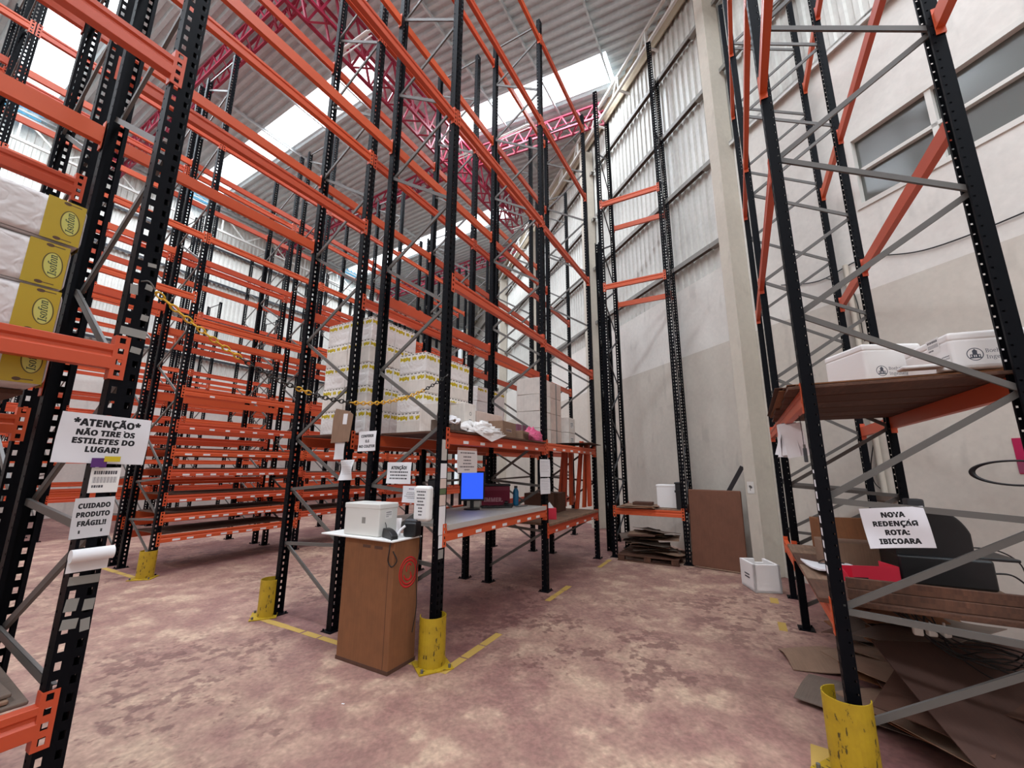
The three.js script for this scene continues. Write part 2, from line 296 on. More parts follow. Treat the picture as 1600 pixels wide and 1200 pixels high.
for (const [z, nm] of [[-4.3, 'nearest'], [-10.9, 'second'], [-17.5, 'third']]) {
  const t = thing('roof_truss', `crimson lattice roof truss across the hall, ${nm} from the camera, left of the ridge`, 'truss', [-19.8, 12.25, z]);
  const a = Math.atan2(RIDGE.y - EAVE_L.y, RIDGE.x - EAVE_L.x); t.rotation.z = a; lattice(t, 11.4, 0.48, 0.34, 20, 0.06, M.red);
  const xe = z < -17 ? -8.7 + 1.5 : z < -10 ? -2.8 : 3.6, b = Math.atan2(EAVE_R.y - RIDGE.y, EAVE_R.x - RIDGE.x), L = xe + 7.7;
  if (L > 1) { const u = thing('roof_truss', `crimson lattice roof truss across the hall, ${nm} from the camera, right of the ridge`, 'truss', [-7.7, 12.9, z]); u.rotation.z = b; lattice(u, L, 0.48, 0.34, Math.round(L / 0.57), 0.06, M.red); }
}
{
  const t = thing('ridge_truss', 'long crimson lattice girder running below the roof ridge', 'truss', [-8.0, 12.3, 6], Math.PI / 2); lattice(t, 20.9, 0.95, 0.5, 32, 0.07, M.red);
}
{ // white edge trusses on top of the walls
  const e = thing('wall_truss', 'white tubular edge truss along the top of the oblique wall', 'truss', wallPoint(3, 0.4, 12.33), THETA + Math.PI); 
  const L = 26; mesh('bottom_chord', box(L, 0.07, 0.07, L / 2, 0, 0), M.steelWhite, e); mesh('top_chord', box(L, 0.07, 0.07, L / 2, 0.5, 0), M.steelWhite, e);
  const v = box(0.045, 0.5, 0.045, 0, 0.25, 0), d = bar([0, 0.5, 0], [0.32, 0, 0], 0.04, 0.04), st = box(0.05, 0.05, 0.36, 0, 0, 0.19);
  for (let i = 0; i < 20; i++) { const x = 0.3 + i * 1.3; mesh('vertical', v, M.steelWhite, e).position.x = x; mesh('diagonal', d, M.steelWhite, e).position.x = x + 0.03; mesh('strut', st, M.steelWhite, e).position.x = x; }
  const f = thing('wall_truss', 'white tubular edge truss along the top of the left wall', 'truss', [-19.4, 12.0, 7], Math.PI / 2);
  mesh('bottom_chord', box(L, 0.08, 0.08, L / 2, 0, 0), M.steelWhite, f); mesh('top_chord', box(L, 0.08, 0.08, L / 2, 0.85, 0), M.steelWhite, f);
  const v2 = box(0.05, 0.85, 0.05, 0, 0.42, 0), d2 = bar([0, 0, 0], [1.0, 0.85, 0], 0.05, 0.05), d3 = bar([1.0, 0.85, 0], [2.0, 0, 0], 0.05, 0.05);
  for (let i = 0; i < 13; i++) { const x = i * 2; mesh('vertical', v2, M.steelWhite, f).position.x = x + 1; mesh('diagonal', d2, M.steelWhite, f).position.x = x; mesh('diagonal', d3, M.steelWhite, f).position.x = x; }
}
for (const [x, y, z, l] of [[-7.6, 12.15, -5.3, 'twin-tube lamp under the ridge girder, nearest the camera'], [-7.2, 12.15, -9.7, 'twin-tube lamp under the ridge girder beyond the first skylight'], [-5.6, 12.5, -10.0, 'twin-tube lamp in front of the second crimson truss'], [-7.3, 12.0, -14.2, 'twin-tube lamp far along the ridge girder']]) {
  const t = thing('tube_lamp', l, 'lamp', [x, y, z]); mesh('housing', rbox(1.22, 0.03, 0.06, 0.01, 0, 0.06, 0), M.offwhite, t);
  for (const s of [-0.07, 0.07]) { const g = cyl(0.017, 0.017, 1.18, 12); g.rotateZ(Math.PI / 2); g.translate(0, 0.005, s); mesh('tube', g, M.lampTube, t); }
  mesh('hanger', [span(-0.5, -0.49, 0.07, 0.25, -0.005, 0.005), span(0.49, 0.5, 0.07, 0.25, -0.005, 0.005)], M.galv, t);
}
// ---------------------------------------------------------------- pallet racking
const BAY = 2.4;
const uprightCache = {};
function uprightGeo(H) {            // perforated steel post: slotted face at +x, small holes in both sides
  if (uprightCache[H]) return uprightCache[H];
  const g = [], P = 0.068, t = 0.003, n = Math.floor((H - 0.05) / P), xf = 0.035;
  const quads = [];                 // bridging pieces between holes: only their visible faces
  const bridge = (fn) => { for (let i = 0; i <= n; i++) { const y0 = i ? (i - 1) * P + 0.05 + 0.032 : 0, y1 = i < n ? i * P + 0.05 : H; if (y1 > y0) fn(y0, y1, i); } };
  for (const [a, b] of [[-0.05, -0.038], [-0.018, 0.018], [0.038, 0.05]]) g.push(span(xf - t, xf, 0, H, a, b));
  for (const c of [-0.028, 0.028]) bridge((y0, y1) => quads.push([xf - t, xf, y0, y1, c - 0.01, c + 0.01, 'x']));
  for (const s of [-1, 1]) {
    const z0 = s > 0 ? 0.05 - t : -0.05, z1 = z0 + t;
    g.push(span(-0.035, -0.026, 0, H, z0, z1), span(-0.014, xf - t, 0, H, z0, z1));
    for (let i = 0; i <= n; i++) { const y0 = i ? (i - 1) * P + 0.06 + 0.012 : 0, y1 = i < n ? i * P + 0.06 : H; quads.push([-0.026, -0.014, y0, y1, z0, z1, 'z']); }
    g.push(s > 0 ? span(-0.035, -0.032, 0, H, 0.03, 0.05 - t) : span(-0.035, -0.032, 0, H, -0.05 + t, -0.03));
  }
  const pos = [], nor = [];
  const face = (a, b, c, d, nx, ny, nz) => { for (const q of [a, b, c, a, c, d]) { pos.push(...q); nor.push(nx, ny, nz); } };
  for (const [x0, x1, y0, y1, z0, z1, ax] of quads) {
    if (ax === 'x') { face([x1, y0, z1], [x1, y0, z0], [x1, y1, z0], [x1, y1, z1], 1, 0, 0); face([x0, y0, z0], [x0, y0, z1], [x0, y1, z1], [x0, y1, z0], -1, 0, 0); }
    else { face([x0, y0, z1], [x1, y0, z1], [x1, y1, z1], [x0, y1, z1], 0, 0, 1); face([x1, y0, z0], [x0, y0, z0], [x0, y1, z0], [x1, y1, z0], 0, 0, -1); }
    face([x0, y1, z1], [x1, y1, z1], [x1, y1, z0], [x0, y1, z0], 0, 1, 0); face([x0, y0, z0], [x1, y0, z0], [x1, y0, z1], [x0, y0, z1], 0, -1, 0);
  }
  const q = new THREE.BufferGeometry(); q.setAttribute('position', new THREE.Float32BufferAttribute(pos, 3)); q.setAttribute('normal', new THREE.Float32BufferAttribute(nor, 3));
  g.push(metreUV(q)); return uprightCache[H] = merge(g);
}
const footGeo = merge([span(-0.075, 0.075, 0, 0.008, -0.085, 0.085), cyl(0.009, 0.009, 0.02, 8, 0.055, 0.016, -0.068), cyl(0.009, 0.009, 0.02, 8, -0.055, 0.016, 0.068)]);
const braceCache = {};
function braceGeo(L) { const k = L.toFixed(3); return braceCache[k] ??= merge([box(0.036, L, 0.003, 0, 0, 0.008), box(0.003, L, 0.018, -0.0165, 0, 0), box(0.003, L, 0.018, 0.0165, 0, 0)]); }
const beamCache = {};
function beamGeo(L, dark) {         // stepped box beam along z, outer face at x = 0.006
  const k = L.toFixed(3); if (beamCache[k]) return beamCache[k];
  const s = new THREE.Shape(); const pts = [[-0.044, -0.058], [0.004, -0.058], [0.006, -0.056], [0.006, -0.004], [-0.006, 0.008], [-0.006, 0.02], [0.004, 0.03], [0.004, 0.056], [0.002, 0.058], [-0.044, 0.058]];
  pts.forEach((p, i) => i ? s.lineTo(...p) : s.moveTo(...p)); s.closePath();
  const g = new THREE.ExtrudeGeometry(s, { depth: L, bevelEnabled: false }); g.translate(0, 0, -L / 2); return beamCache[k] = metreUV(clean(g));
}
const connGeo = (() => {            // hooked end plate, slotted, on the post's face; beam side at z = 0, post side towards +z
  const g = [span(0.0, 0.005, -0.105, 0.105, -0.004, 0.010), span(0.0, 0.005, -0.105, 0.105, 0.032, 0.048)];
  const ys = [-0.105, -0.088, -0.060, -0.035, -0.008, 0.018, 0.044, 0.070, 0.096, 0.105];
  for (let i = 0; i < ys.length - 1; i += 2) g.push(span(0.0, 0.005, ys[i], ys[i + 1], 0.010, 0.032));
  g.push(span(-0.046, 0.005, -0.105, 0.105, -0.006, -0.001)); return merge(g);
})();
const labelGeo = box(0.0012, 0.03, 0.085);
const NODES_A = [0.22, 0.85, 1.5, 2.76, 4.02, 5.27, 6.52, 7.77, 9.02], NODES_B = [0.79, 1.42, 2.13, 3.4, 4.64, 5.9, 7.15, 8.4, 9.6];

function frame(t, o, xa, xb, z, H) {     // two posts and zigzag bracing; xa = front post, xb = back post (local), aisle on xa's outer side
  const f = xa > xb ? 1 : -1;
  for (const [x, d] of [[xa, f], [xb, -f]]) {
    const u = mesh('upright', uprightGeo(H), M.black, t); u.position.set(x, 0.008, z); if (d < 0) u.rotation.y = Math.PI;
    const b = mesh('base_plate', footGeo, M.black, u); b.position.y = -0.008;
  }
  const A = o.flip ? xb : xa, B = o.flip ? xa : xb, sh = o.shift ?? 0;
  const seq = []; for (let i = 0; i < 9; i++) { if (NODES_A[i] + sh < H - 0.1) seq.push([A, NODES_A[i] + (i > 2 ? sh : 0)]); if (NODES_B[i] + sh < H - 0.1) seq.push([B, NODES_B[i] + (i > 1 ? sh : 0)]); }
  for (let i = 0; i < seq.length - 1; i++) {
    const [x0, y0] = seq[i], [x1, y1] = seq[i + 1], dx = x1 - x0, dy = y1 - y0, L = Math.hypot(dx, dy) - 0.02, b = mesh('brace', braceGeo(L), M.galv, t);
    b.position.set((x0 + x1) / 2, (y0 + y1) / 2, z + (i % 2 ? 0.012 : -0.012)); b.rotation.z = -Math.atan2(dx, dy);
  }
  if (o.cap !== false) { const b = mesh('brace', braceGeo(Math.abs(xb - xa) - 0.04), M.galv, t); b.position.set((xa + xb) / 2, H - 0.06, z); b.rotation.z = Math.PI / 2; }
}
function beam(t, x, d, y, z0, z1, labels) {    // d = +1: outer face towards +x
  const L = Math.abs(z1 - z0) - 0.112, m = mesh('beam', beamGeo(L), rnd() < 0.5 ? M.orange : M.orange2, t);
  m.position.set(x + d * 0.036, y, (z0 + z1) / 2); if (d < 0) m.rotation.y = Math.PI;
  const c1 = mesh('end_connector', connGeo, m.material, m); c1.position.set(0, 0, L / 2 + 0.002);
  const c2 = mesh('end_connector', connGeo, m.material, m); c2.position.set(0, 0, -L / 2 - 0.002); c2.scale.z = -1;
  for (const [zz, w] of labels ?? []) { const l = mesh('price_label', labelGeo, M.paper, m); l.position.set(0.0068, -0.03, zz * L); l.scale.z = w ?? 1; }
  return m;
}
function rack(label, o) {
  const xc = (o.xa + o.xb) / 2, zc = o.frames[0], t = thing('pallet_rack', label, 'rack', [xc, 0, zc]), xa = o.xa - xc, xb = o.xb - xc, d = xa > xb ? 1 : -1;
  o.frames.forEach((z, i) => frame(t, o, xa, xb, z - zc, (o.heights && o.heights[i]) ?? o.H ?? 9.95));
  (o.bays ?? o.frames.slice(1).map((z, i) => [o.frames[i], z, o.levels[i] ?? o.levels.at(-1)])).forEach(([za, zb, lv, lvB]) => {
    for (const e of lv) { const [y, lab] = Array.isArray(e) ? e : [e]; beam(t, xa, d, y, za - zc, zb - zc, lab ? rowLabels(lab) : null); }
    for (const e of lvB ?? lv) { const y = Array.isArray(e) ? e[0] : e; beam(t, xb, -d, y, za - zc, zb - zc); }
  });
  return t;
}
function rowLabels(n) { const a = []; for (let i = 0; i < n; i++) a.push([-0.46 + 0.92 * (i + 0.5) / n + rr(-0.015, 0.015), rr(0.85, 1.35)]); return a; }
const Z = [1.65, -0.75, -3.2, -5.6, -8.0, -10.4, -12.8, -15.2, -17.6];
// the double row in the middle; its near bays close over the cross-aisle with high beams only
const rackA = rack('tall rack carrying the computer desk, right side of the middle double row', { xa: -2.57, xb: -3.52, frames: Z.slice(0, 5), flip: true,
  bays: [[Z[0], Z[1], [0.7, 2.2, 3.86, 5.7, 7.72]], [Z[1], Z[2], [5.7, 7.72, 9.55]], [Z[2], Z[3], [[1.06, 7], [1.98, 6], 3.64, 5.72, 7.72, 9.5]], [Z[3], Z[4], [[0.8, 5], [2.0, 6], 3.58, 5.66, 7.72, 9.55]]] });
const rackB = rack('tall rack back to back with the desk rack, left side of the middle double row', { xa: -4.92, xb: -3.95, frames: Z.slice(0, 6), flip: true, shift: -0.1,
  bays: [[Z[0], Z[1], [0.7, 1.95, 3.62, 5.7, 7.72]], [Z[1], Z[2], [4.7, 5.72, 7.72]], [Z[2], Z[3], [2.0, 3.7, 5.7, 7.72]], [Z[3], Z[4], [[0.9, 5], 2.0, 3.7, 5.7, 7.7]], [Z[4], Z[5], [0.9, 2.0, 3.7, 5.7, 7.7]]] });
const low = [[0.54, 9], [0.86, 11], [1.16, 9], [1.58, 10], [1.92, 8], [2.36, 8], [2.95, 3], 4.24, 5.84, 7.83], low2 = [[0.7, 9], [1.1, 9], [1.5, 9], [1.95, 8], [2.4, 6], [3.0, 4], 4.24, 5.84, 7.83];
rack('tall rack with many close shelf levels and white price labels, facing the left aisle', { xa: -8.3, xb: -9.35, frames: Z.slice(0, 7), shift: 0.1,
  bays: [[Z[0], Z[1], [0.9, 2.3, 3.4, 5.84, 7.83]], [Z[1], Z[2], [4.65, 5.84, 7.83]], [Z[2], Z[3], low], [Z[3], Z[4], low2], [Z[4], Z[5], low2], [Z[5], Z[6], [0.9, 1.6, 2.4, 3.2, 4.3, 5.84, 7.83]]] });
rack('tall rack back to back with the many-levelled rack, behind the left aisle', { xa: -10.8, xb: -9.72, frames: Z.slice(0, 8), flip: true,
  bays: [[Z[0], Z[1], [0.9, 2.3, 3.4, 5.84, 7.83]], [Z[1], Z[2], [4.65, 5.84, 7.83]], [Z[2], Z[3], [0.7, 1.4, 2.2, 3.2, 4.3, 5.84, 7.83]], [Z[3], Z[4], [0.9, 1.9, 3.2, 4.3, 5.84, 7.83]], [Z[4], Z[5], [0.9, 1.9, 3.2, 4.3, 5.84, 7.83]], [Z[5], Z[6], [0.9, 1.9, 3.2, 4.3, 5.84, 7.83]], [Z[6], Z[7], [0.9, 1.9, 3.2, 4.3, 5.84]]] });
const far = [0.9, 1.8, 3.0, 4.4, 6.2];
rack('tall rack in the second double row from the left wall, nearer half', { xa: -14.05, xb: -15.05, frames: Z.slice(1, 8), levels: [far, far, far, [1.0, 2.2, 3.8, 6.2]] });
rack('tall rack in the second double row from the left wall, farther half', { xa: -16.45, xb: -15.42, frames: Z.slice(1, 9), flip: true, levels: [[1.0, 2.2, 3.6, 5.6]] });
rack('single rack standing against the left corrugated wall', { xa: -18.45, xb: -19.4, frames: Z.slice(1, 9), H: 8.4, levels: [[1.1, 2.6, 4.8]] });
// the rack on the right, its last bay short where the oblique wall cuts in
const rackR = rack('rack in the right foreground with foam boxes on a shelf of brown cardboard', { xa: 0.44, xb: 1.42, frames: [-0.1, -3.35, -5.75, -6.98], cap: false,
  bays: [[-0.1, -3.35, [4.65, 6.4, 8.4]], [-3.35, -5.75, [0.8, 2.17, 3.95, 5.7, 7.6]], [-5.75, -6.98, [0.68, 2.17, 3.95, 5.7, 7.6]]] });
{ // narrow rack by the oblique wall: beams run across the view
  const t = thing('pallet_rack', 'narrow tall rack by the oblique wall with one low shelf over a cardboard heap', 'rack', [-1.66, 0, -8.8], 0), x0 = -2.31, x1 = -0.99;
  for (const [x, H] of [[x0, 10.75], [x1, 11.45]]) for (const [z, d] of [[-8.28, 1], [-9.3, -1]]) {
    const u = mesh('upright', uprightGeo(H), M.black, t); u.position.set(x + 1.66, 0.008, z + 8.8); u.rotation.y = d > 0 ? -Math.PI / 2 : Math.PI / 2; const b = mesh('base_plate', footGeo, M.black, u); b.position.y = -0.008; }
  for (const x of [x0, x1]) { const seq = []; for (let i = 0; i < 9; i++) { seq.push([-8.28, NODES_A[i]]); seq.push([-9.3, NODES_B[i]]); }
    for (let i = 0; i < seq.length - 1; i++) { const [a, y0] = seq[i], [b, y1] = seq[i + 1], m = mesh('brace', braceGeo(Math.hypot(b - a, y1 - y0) - 0.02), M.steelDark, t); m.position.set(x + 1.66 + (i % 2 ? 0.012 : -0.012), (y0 + y1) / 2, (a + b) / 2 + 8.8); m.rotation.order = 'YXZ'; m.rotation.y = Math.PI / 2; m.rotation.z = Math.atan2(b - a, y1 - y0); } }
  for (const [z, d, ys] of [[-8.28, 1, [0.86, 5.58, 7.62]], [-9.3, -1, [0.86, 5.55, 7.6]]]) for (const y of ys) {
    const L = x1 - x0 - 0.112, m = mesh('beam', beamGeo(L), M.orange2, t); m.position.set((x0 + x1) / 2 + 1.66, y, z + 8.8 + d * 0.036); m.rotation.y = d > 0 ? -Math.PI / 2 : Math.PI / 2;
    for (const s of [1, -1]) { const c = mesh('end_connector', connGeo, M.orange2, m); c.position.z = s * (L / 2 + 0.002); c.scale.z = s; } }
}
// spare frames leaning in the corner behind the narrow rack
for (const [x, z, H, l] of [[-2.62, -9.0, 7.0, 'nearer spare black upright frame standing left of the narrow rack'], [-2.75, -10.2, 5.6, 'farther spare black upright frame leaning near the oblique wall']]) {
  const t = thing('upright_frame', l, 'rack frame', [x, 0, z]);
  for (const s of [-0.22, 0.22]) { const u = mesh('upright', uprightGeo(H), M.black, t); u.position.set(s * 0.3, 0, s); u.rotation.y = Math.PI / 2 * (s > 0 ? 1 : -1); }
  for (let i = 0; i < Math.floor(H / 0.6) - 1; i++) { const m = mesh('brace', bar([0.066 * (i % 2 ? 1 : -1), 0.3 + i * 0.6, 0.22 * (i % 2 ? 1 : -1)], [0.066 * (i % 2 ? -1 : 1), 0.9 + i * 0.6, 0.22 * (i % 2 ? -1 : 1)], 0.02, 0.03), M.galv, t); }
}
// loose orange beams stacked upright at the end of the desk rack
for (let i = 0; i < 6; i++) { const t = thing('spare_beam', `spare orange beam standing upright at the far end of the desk rack, ${['first', 'second', 'third', 'fourth', 'fifth', 'sixth'][i]} from the left`, 'beam', [-3.25 + i * 0.13, 0.9, -7.82 + (i % 2) * 0.05]);
  const m = mesh('bar', beamGeo(1.3 - 0.06 * (i % 3)), i % 2 ? M.orange : M.orange2, t); m.rotation.set(Math.PI / 2, 0, 0); m.position.y = 0.66; t.rotation.z = 0.05 * (i % 3 - 1) - 0.06; t.rotation.x = 0.02 * (i % 2); }

// ---------------------------------------------------------------- yellow post guards
function guardGeo(r, h, open = 1.9) {
  const n = 22, s = new THREE.Shape(), a0 = -Math.PI + open / 2, a1 = Math.PI - open / 2;
  for (let i = 0; i <= n; i++) { const a = a0 + (a1 - a0) * i / n; i ? s.lineTo(r * Math.cos(a), r * Math.sin(a)) : s.moveTo(r * Math.cos(a), r * Math.sin(a)); }
  for (let i = n; i >= 0; i--) { const a = a0 + (a1 - a0) * i / n; s.lineTo((r - 0.006) * Math.cos(a), (r - 0.006) * Math.sin(a)); }
  s.closePath(); const g = new THREE.ExtrudeGeometry(s, { depth: h, bevelEnabled: false }); g.rotateX(-Math.PI / 2); return metreUV(clean(g));
}
for (const [x, z, turn, h, r, l] of [[-2.545, -3.13, -0.6, 0.4, 0.118, 'scuffed yellow post guard beside the tall brown cardboard box'], [-4.98, -3.12, -2.2, 0.4, 0.11, 'yellow post guard at the left corner of the middle double row'], [-8.22, -3.12, -0.8, 0.4, 0.11, 'yellow post guard at the end of the many-levelled left rack'], [0.4, -3.28, -2.2, 0.41, 0.118, 'scuffed yellow post guard in the right foreground corner']]) {
  const t = thing('post_guard', l, 'guard', [x, 0, z], turn);
  mesh('shell', guardGeo(r, h), M.yellow, t); mesh('foot_plate', span(-0.1, 0.17, 0.002, 0.01, -0.15, 0.15), M.yellow, t);
  for (const s of [-0.12, 0.12]) mesh('anchor_bolt', cyl(0.012, 0.012, 0.03, 8, 0.14, 0.02, s), M.galv, t);
}

// ---------------------------------------------------------------- boards on the beams
solo('desk_board', 'grey-topped wooden desk board under the blue-screened monitor', 'board', [span(-3.5, -2.53, 0, 0.03, -5.54, -3.27), span(-2.53, -2.515, -0.02, 0.032, -5.54, -3.27)], M.board, [0, 1.12, 0]);
solo('desk_board', 'pale wooden board on the lower second desk beside the pink tissue box', 'board', span(-3.5, -2.5, 0, 0.03, -7.95, -5.66), M.woodPale, [0, 0.862, 0]);
for (let i = 0; i < 4; i++) solo('shelf_plank', `rough brown plank of the shelf above the monitor, ${['nearest', 'second', 'third', 'farthest'][i]}`, 'plank', span(-3.5, -2.5, 0, 0.02, -3.82 - i * 0.57, -3.27 - i * 0.57), i % 2 ? M.wood : M.cardDark, [0, 2.042, 0]);
for (let i = 0; i < 4; i++) solo('shelf_plank', `dark wooden plank under the yellow-taped carton stack, ${['nearest', 'second', 'third', 'farthest'][i]}`, 'plank', span(-4.9, -3.97, 0, 0.02, -3.82 - i * 0.57, -3.27 - i * 0.57), M.cardDark, [0, 2.062, 0]);
for (const [y, w] of [[0.602, 'lowest'], [0.922, 'second'], [1.222, 'third'], [1.642, 'fourth'], [1.982, 'fifth']]) solo('shelf_board', `dark chipboard shelf on the ${w} level of the many-levelled left rack, near bay`, 'shelf', span(-9.3, -8.34, 0, 0.018, -5.54, -3.27), M.cardDark, [0, y, 0]);
for (const [y, w] of [[0.762, 'lowest'], [1.162, 'second'], [1.562, 'third']]) solo('shelf_board', `dark chipboard shelf on the ${w} level of the many-levelled left rack, second bay`, 'shelf', span(-9.3, -8.34, 0, 0.018, -7.94, -5.67), M.cardDark, [0, y, 0]);
for (let i = 0; i < 6; i++) solo('shelf_plank', `brown board across the right rack's upper shelf, ${['nearest', 'second', 'third', 'fourth', 'fifth', 'farthest'][i]}`, 'plank', rbox(1.14 - 0.03 * (i % 3), 0.022, 0.37, 0.004), i % 2 ? M.cardDark : M.wood, [0.9, 2.244, -3.55 - i * 0.4]);
for (let i = 0; i < 5; i++) solo('cardboard_sheet', `flattened brown cardboard layer on the right rack's upper shelf, ${['lowest', 'second', 'middle', 'fourth', 'topmost'][i]}`, 'cardboard', rbox(1.12 + 0.05 * (i % 2), 0.006, 1.9, 0.002), [M.card, M.cardDark][i % 2], [0.9 + 0.03 * (i % 3 - 1), 2.260 + i * 0.0072, -4.5 + 0.05 * (i % 3)], 0.02 * (i % 3 - 1));
for (let i = 0; i < 4; i++) solo('shelf_plank', `worn wooden board of the right rack's lower shelf, ${['nearest', 'second', 'third', 'farthest'][i]}`, 'plank', rbox(1.1, 0.03, 0.52, 0.004), i % 2 ? M.woodPale : M.wood, [0.9, 0.875, -3.68 - i * 0.54]);
for (let i = 0; i < 2; i++) solo('wooden_plank', `reddish wooden plank on edge along the right rack's lower shelf, ${i ? 'upper' : 'lower'} one`, 'plank', rbox(0.86, 0.062, 0.03, 0.004), M.wood, [0.94, 0.9225 + i * 0.063, -3.47 - 0.012 * i]);
solo('shelf_board', 'thin wooden shelf board of the narrow rack by the oblique wall', 'shelf', span(-2.26, -1.04, 0, 0.02, -9.27, -8.28), M.woodPale, [0, 0.92, 0]);
// ---------------------------------------------------------------- printed matter
const bars = (x, w, h, rows, o = {}) => { x.fillStyle = o.col ?? '#4a474c'; let s = 3; for (const [y, a, b, t] of rows) { let p = a; while (p < b) { s = (s * 73 + 41) % 97; const l = 0.035 + 0.05 * s / 97; x.fillRect(p * w, (y - t / 2) * h, Math.min(l, b - p) * w, t * h); p += l + 0.02; } } };
const bandTex = canvasTex(512, 64, (x, w, h) => { x.fillStyle = '#f1ece6'; x.fillRect(0, 0, w, h); x.fillStyle = '#cdb41a'; for (const [a0, b0] of [[10, 210], [250, 330], [372, 505]]) { x.beginPath(); x.moveTo(a0, 34); for (let i = 0; i <= 8; i++) x.lineTo(a0 + (b0 - a0) * i / 8, 20 + 12 * ((i * 7 + a0) % 5) / 4); for (let i = 8; i >= 0; i--) x.lineTo(a0 + (b0 - a0) * i / 8, 46 + 14 * ((i * 3 + a0) % 4) / 3); x.fill(); } x.fillStyle = '#4b3c17'; for (let i = 0; i < 9; i++) { x.beginPath(); x.arc(30 + i * 57, 38 + (i % 3) * 5, 5, 0, 7); x.fill(); } x.fillStyle = '#5a534e'; for (let i = 0; i < 7; i++) x.fillRect(20 + i * 72, 4, 46, 7); });
const firmTex = canvasTex(512, 256, (x, w, h) => {
  x.fillStyle = '#ece7e4'; x.fillRect(0, 0, w, h); x.strokeStyle = '#4b4e58'; x.fillStyle = '#4b4e58'; x.lineWidth = 9; x.beginPath(); x.arc(100, 128, 74, 0, 7); x.stroke();
  x.fillRect(40, 168, 120, 10); x.fillRect(78, 90, 44, 82); x.fillRect(52, 128, 98, 46); x.beginPath(); x.moveTo(72, 92); x.lineTo(100, 62); x.lineTo(128, 92); x.fill(); x.fillStyle = '#ece7e4'; for (const q of [60, 86, 104, 132]) x.fillRect(q, 136, 9, 26);
  x.fillStyle = '#4b4e58'; x.textAlign = 'left'; x.textBaseline = 'middle'; x.font = '62px serif'; x.fillText('Boehringer', 196, 92, 310); x.fillText('Ingelheim', 196, 168, 290);
});
const softTex = canvasTex(256, 448, (x, w, h) => {
  x.fillStyle = '#ab8f12'; x.fillRect(0, 0, w, h); x.save(); x.translate(w * 0.66, h * 0.5); x.rotate(-Math.PI / 2 - 0.08);
  x.strokeStyle = '#3c3410'; x.lineWidth = 7; x.beginPath(); x.ellipse(0, 0, 128, 62, 0, 0, 7); x.stroke(); x.fillStyle = '#b9b35a'; x.beginPath(); x.ellipse(0, 0, 122, 56, 0, 0, 7); x.fill();
  x.fillStyle = '#23331d'; x.font = 'italic bold 76px serif'; x.textAlign = 'center'; x.textBaseline = 'middle'; x.fillText('Isofon', 0, 0, 210); x.restore();
  x.fillStyle = '#4a2c16'; for (const [cx, cy] of [[0.5, 0.06], [0.42, 0.93]]) { x.beginPath(); x.ellipse(cx * w, cy * h, 26, 17, 0, 0, 7); x.fill(); x.fillRect(cx * w + 20, cy * h - 5, 76, 9); }
});
const T = {};
T.att = textTex(620, 430, [['*ATENÇÃO*', 82, 0.18], ['NÃO TIRE OS', 66, 0.38], ['ESTILETES DO', 66, 0.55], ['LUGAR!', 66, 0.72]], { bg: '#dddadd' });
T.frag = textTex(300, 330, [['CUIDADO', 54, 0.2], ['PRODUTO', 54, 0.42], ['FRÁGIL!!', 54, 0.64]], { bg: '#c9c5c6', after: (x, w, h) => { x.fillStyle = '#333'; x.fillRect(60, 265, 14, 26); x.fillRect(225, 265, 14, 26); } });
T.conf = textTex(380, 310, [['CONFERIR', 56, 0.24], ['O.S', 56, 0.5], ['NO COLETOR', 56, 0.76]], { bg: '#e6e4e6' });
T.aten = textTex(460, 310, [['ATENÇÃO!', 62, 0.26]], { bg: '#e2e0e2', after: (x, w, h) => bars(x, w, h, [[0.46, 0.12, 0.88, 0.065], [0.61, 0.14, 0.86, 0.065], [0.76, 0.12, 0.84, 0.065]], { col: '#2c2a2e' }) });
T.note = textTex(320, 230, [], { bg: '#dedbde', after: (x, w, h) => { bars(x, w, h, [[0.17, 0.36, 0.66, 0.06]], { col: '#5c3f6e' }); bars(x, w, h, [[0.4, 0.25, 0.8, 0.03], [0.5, 0.2, 0.85, 0.03], [0.62, 0.1, 0.9, 0.03], [0.72, 0.25, 0.75, 0.03]]); } });
T.list = textTex(320, 480, [], { bg: '#dcd9da', after: (x, w, h) => bars(x, w, h, [[0.1, 0.1, 0.9, 0.02], [0.16, 0.1, 0.86, 0.016], [0.22, 0.1, 0.9, 0.016], [0.32, 0.1, 0.8, 0.016], [0.4, 0.1, 0.88, 0.016], [0.5, 0.1, 0.9, 0.016], [0.6, 0.1, 0.75, 0.016], [0.7, 0.1, 0.88, 0.016]], { col: '#8a868c' }) });
T.hang = textTex(380, 300, [], { bg: '#cfc4c0', after: (x, w, h) => { x.fillStyle = '#a8705f'; x.fillRect(0, 0, w, h * 0.1); bars(x, w, h, [[0.2, 0.14, 0.88, 0.05], [0.36, 0.3, 0.7, 0.05], [0.5, 0.32, 0.68, 0.05], [0.63, 0.3, 0.7, 0.05], [0.76, 0.12, 0.86, 0.05], [0.88, 0.36, 0.64, 0.04]], { col: '#4a4045' }); } });
T.nova = textTex(560, 430, [['NOVA', 74, 0.18], ['REDENÇÃO', 74, 0.4], ['ROTA:', 74, 0.62], ['IBICOARA', 74, 0.84]], { bg: '#d9d5d9' });
T.disp = textTex(200, 340, [], { bg: '#e4e2e2', after: (x, w, h) => bars(x, w, h, [[0.1, 0.12, 0.9, 0.05], [0.21, 0.2, 0.8, 0.05], [0.32, 0.14, 0.86, 0.05], [0.43, 0.22, 0.72, 0.05], [0.54, 0.16, 0.82, 0.05], [0.65, 0.3, 0.66, 0.05], [0.76, 0.3, 0.66, 0.05], [0.87, 0.34, 0.62, 0.05]], { col: '#2f2d30' }) });
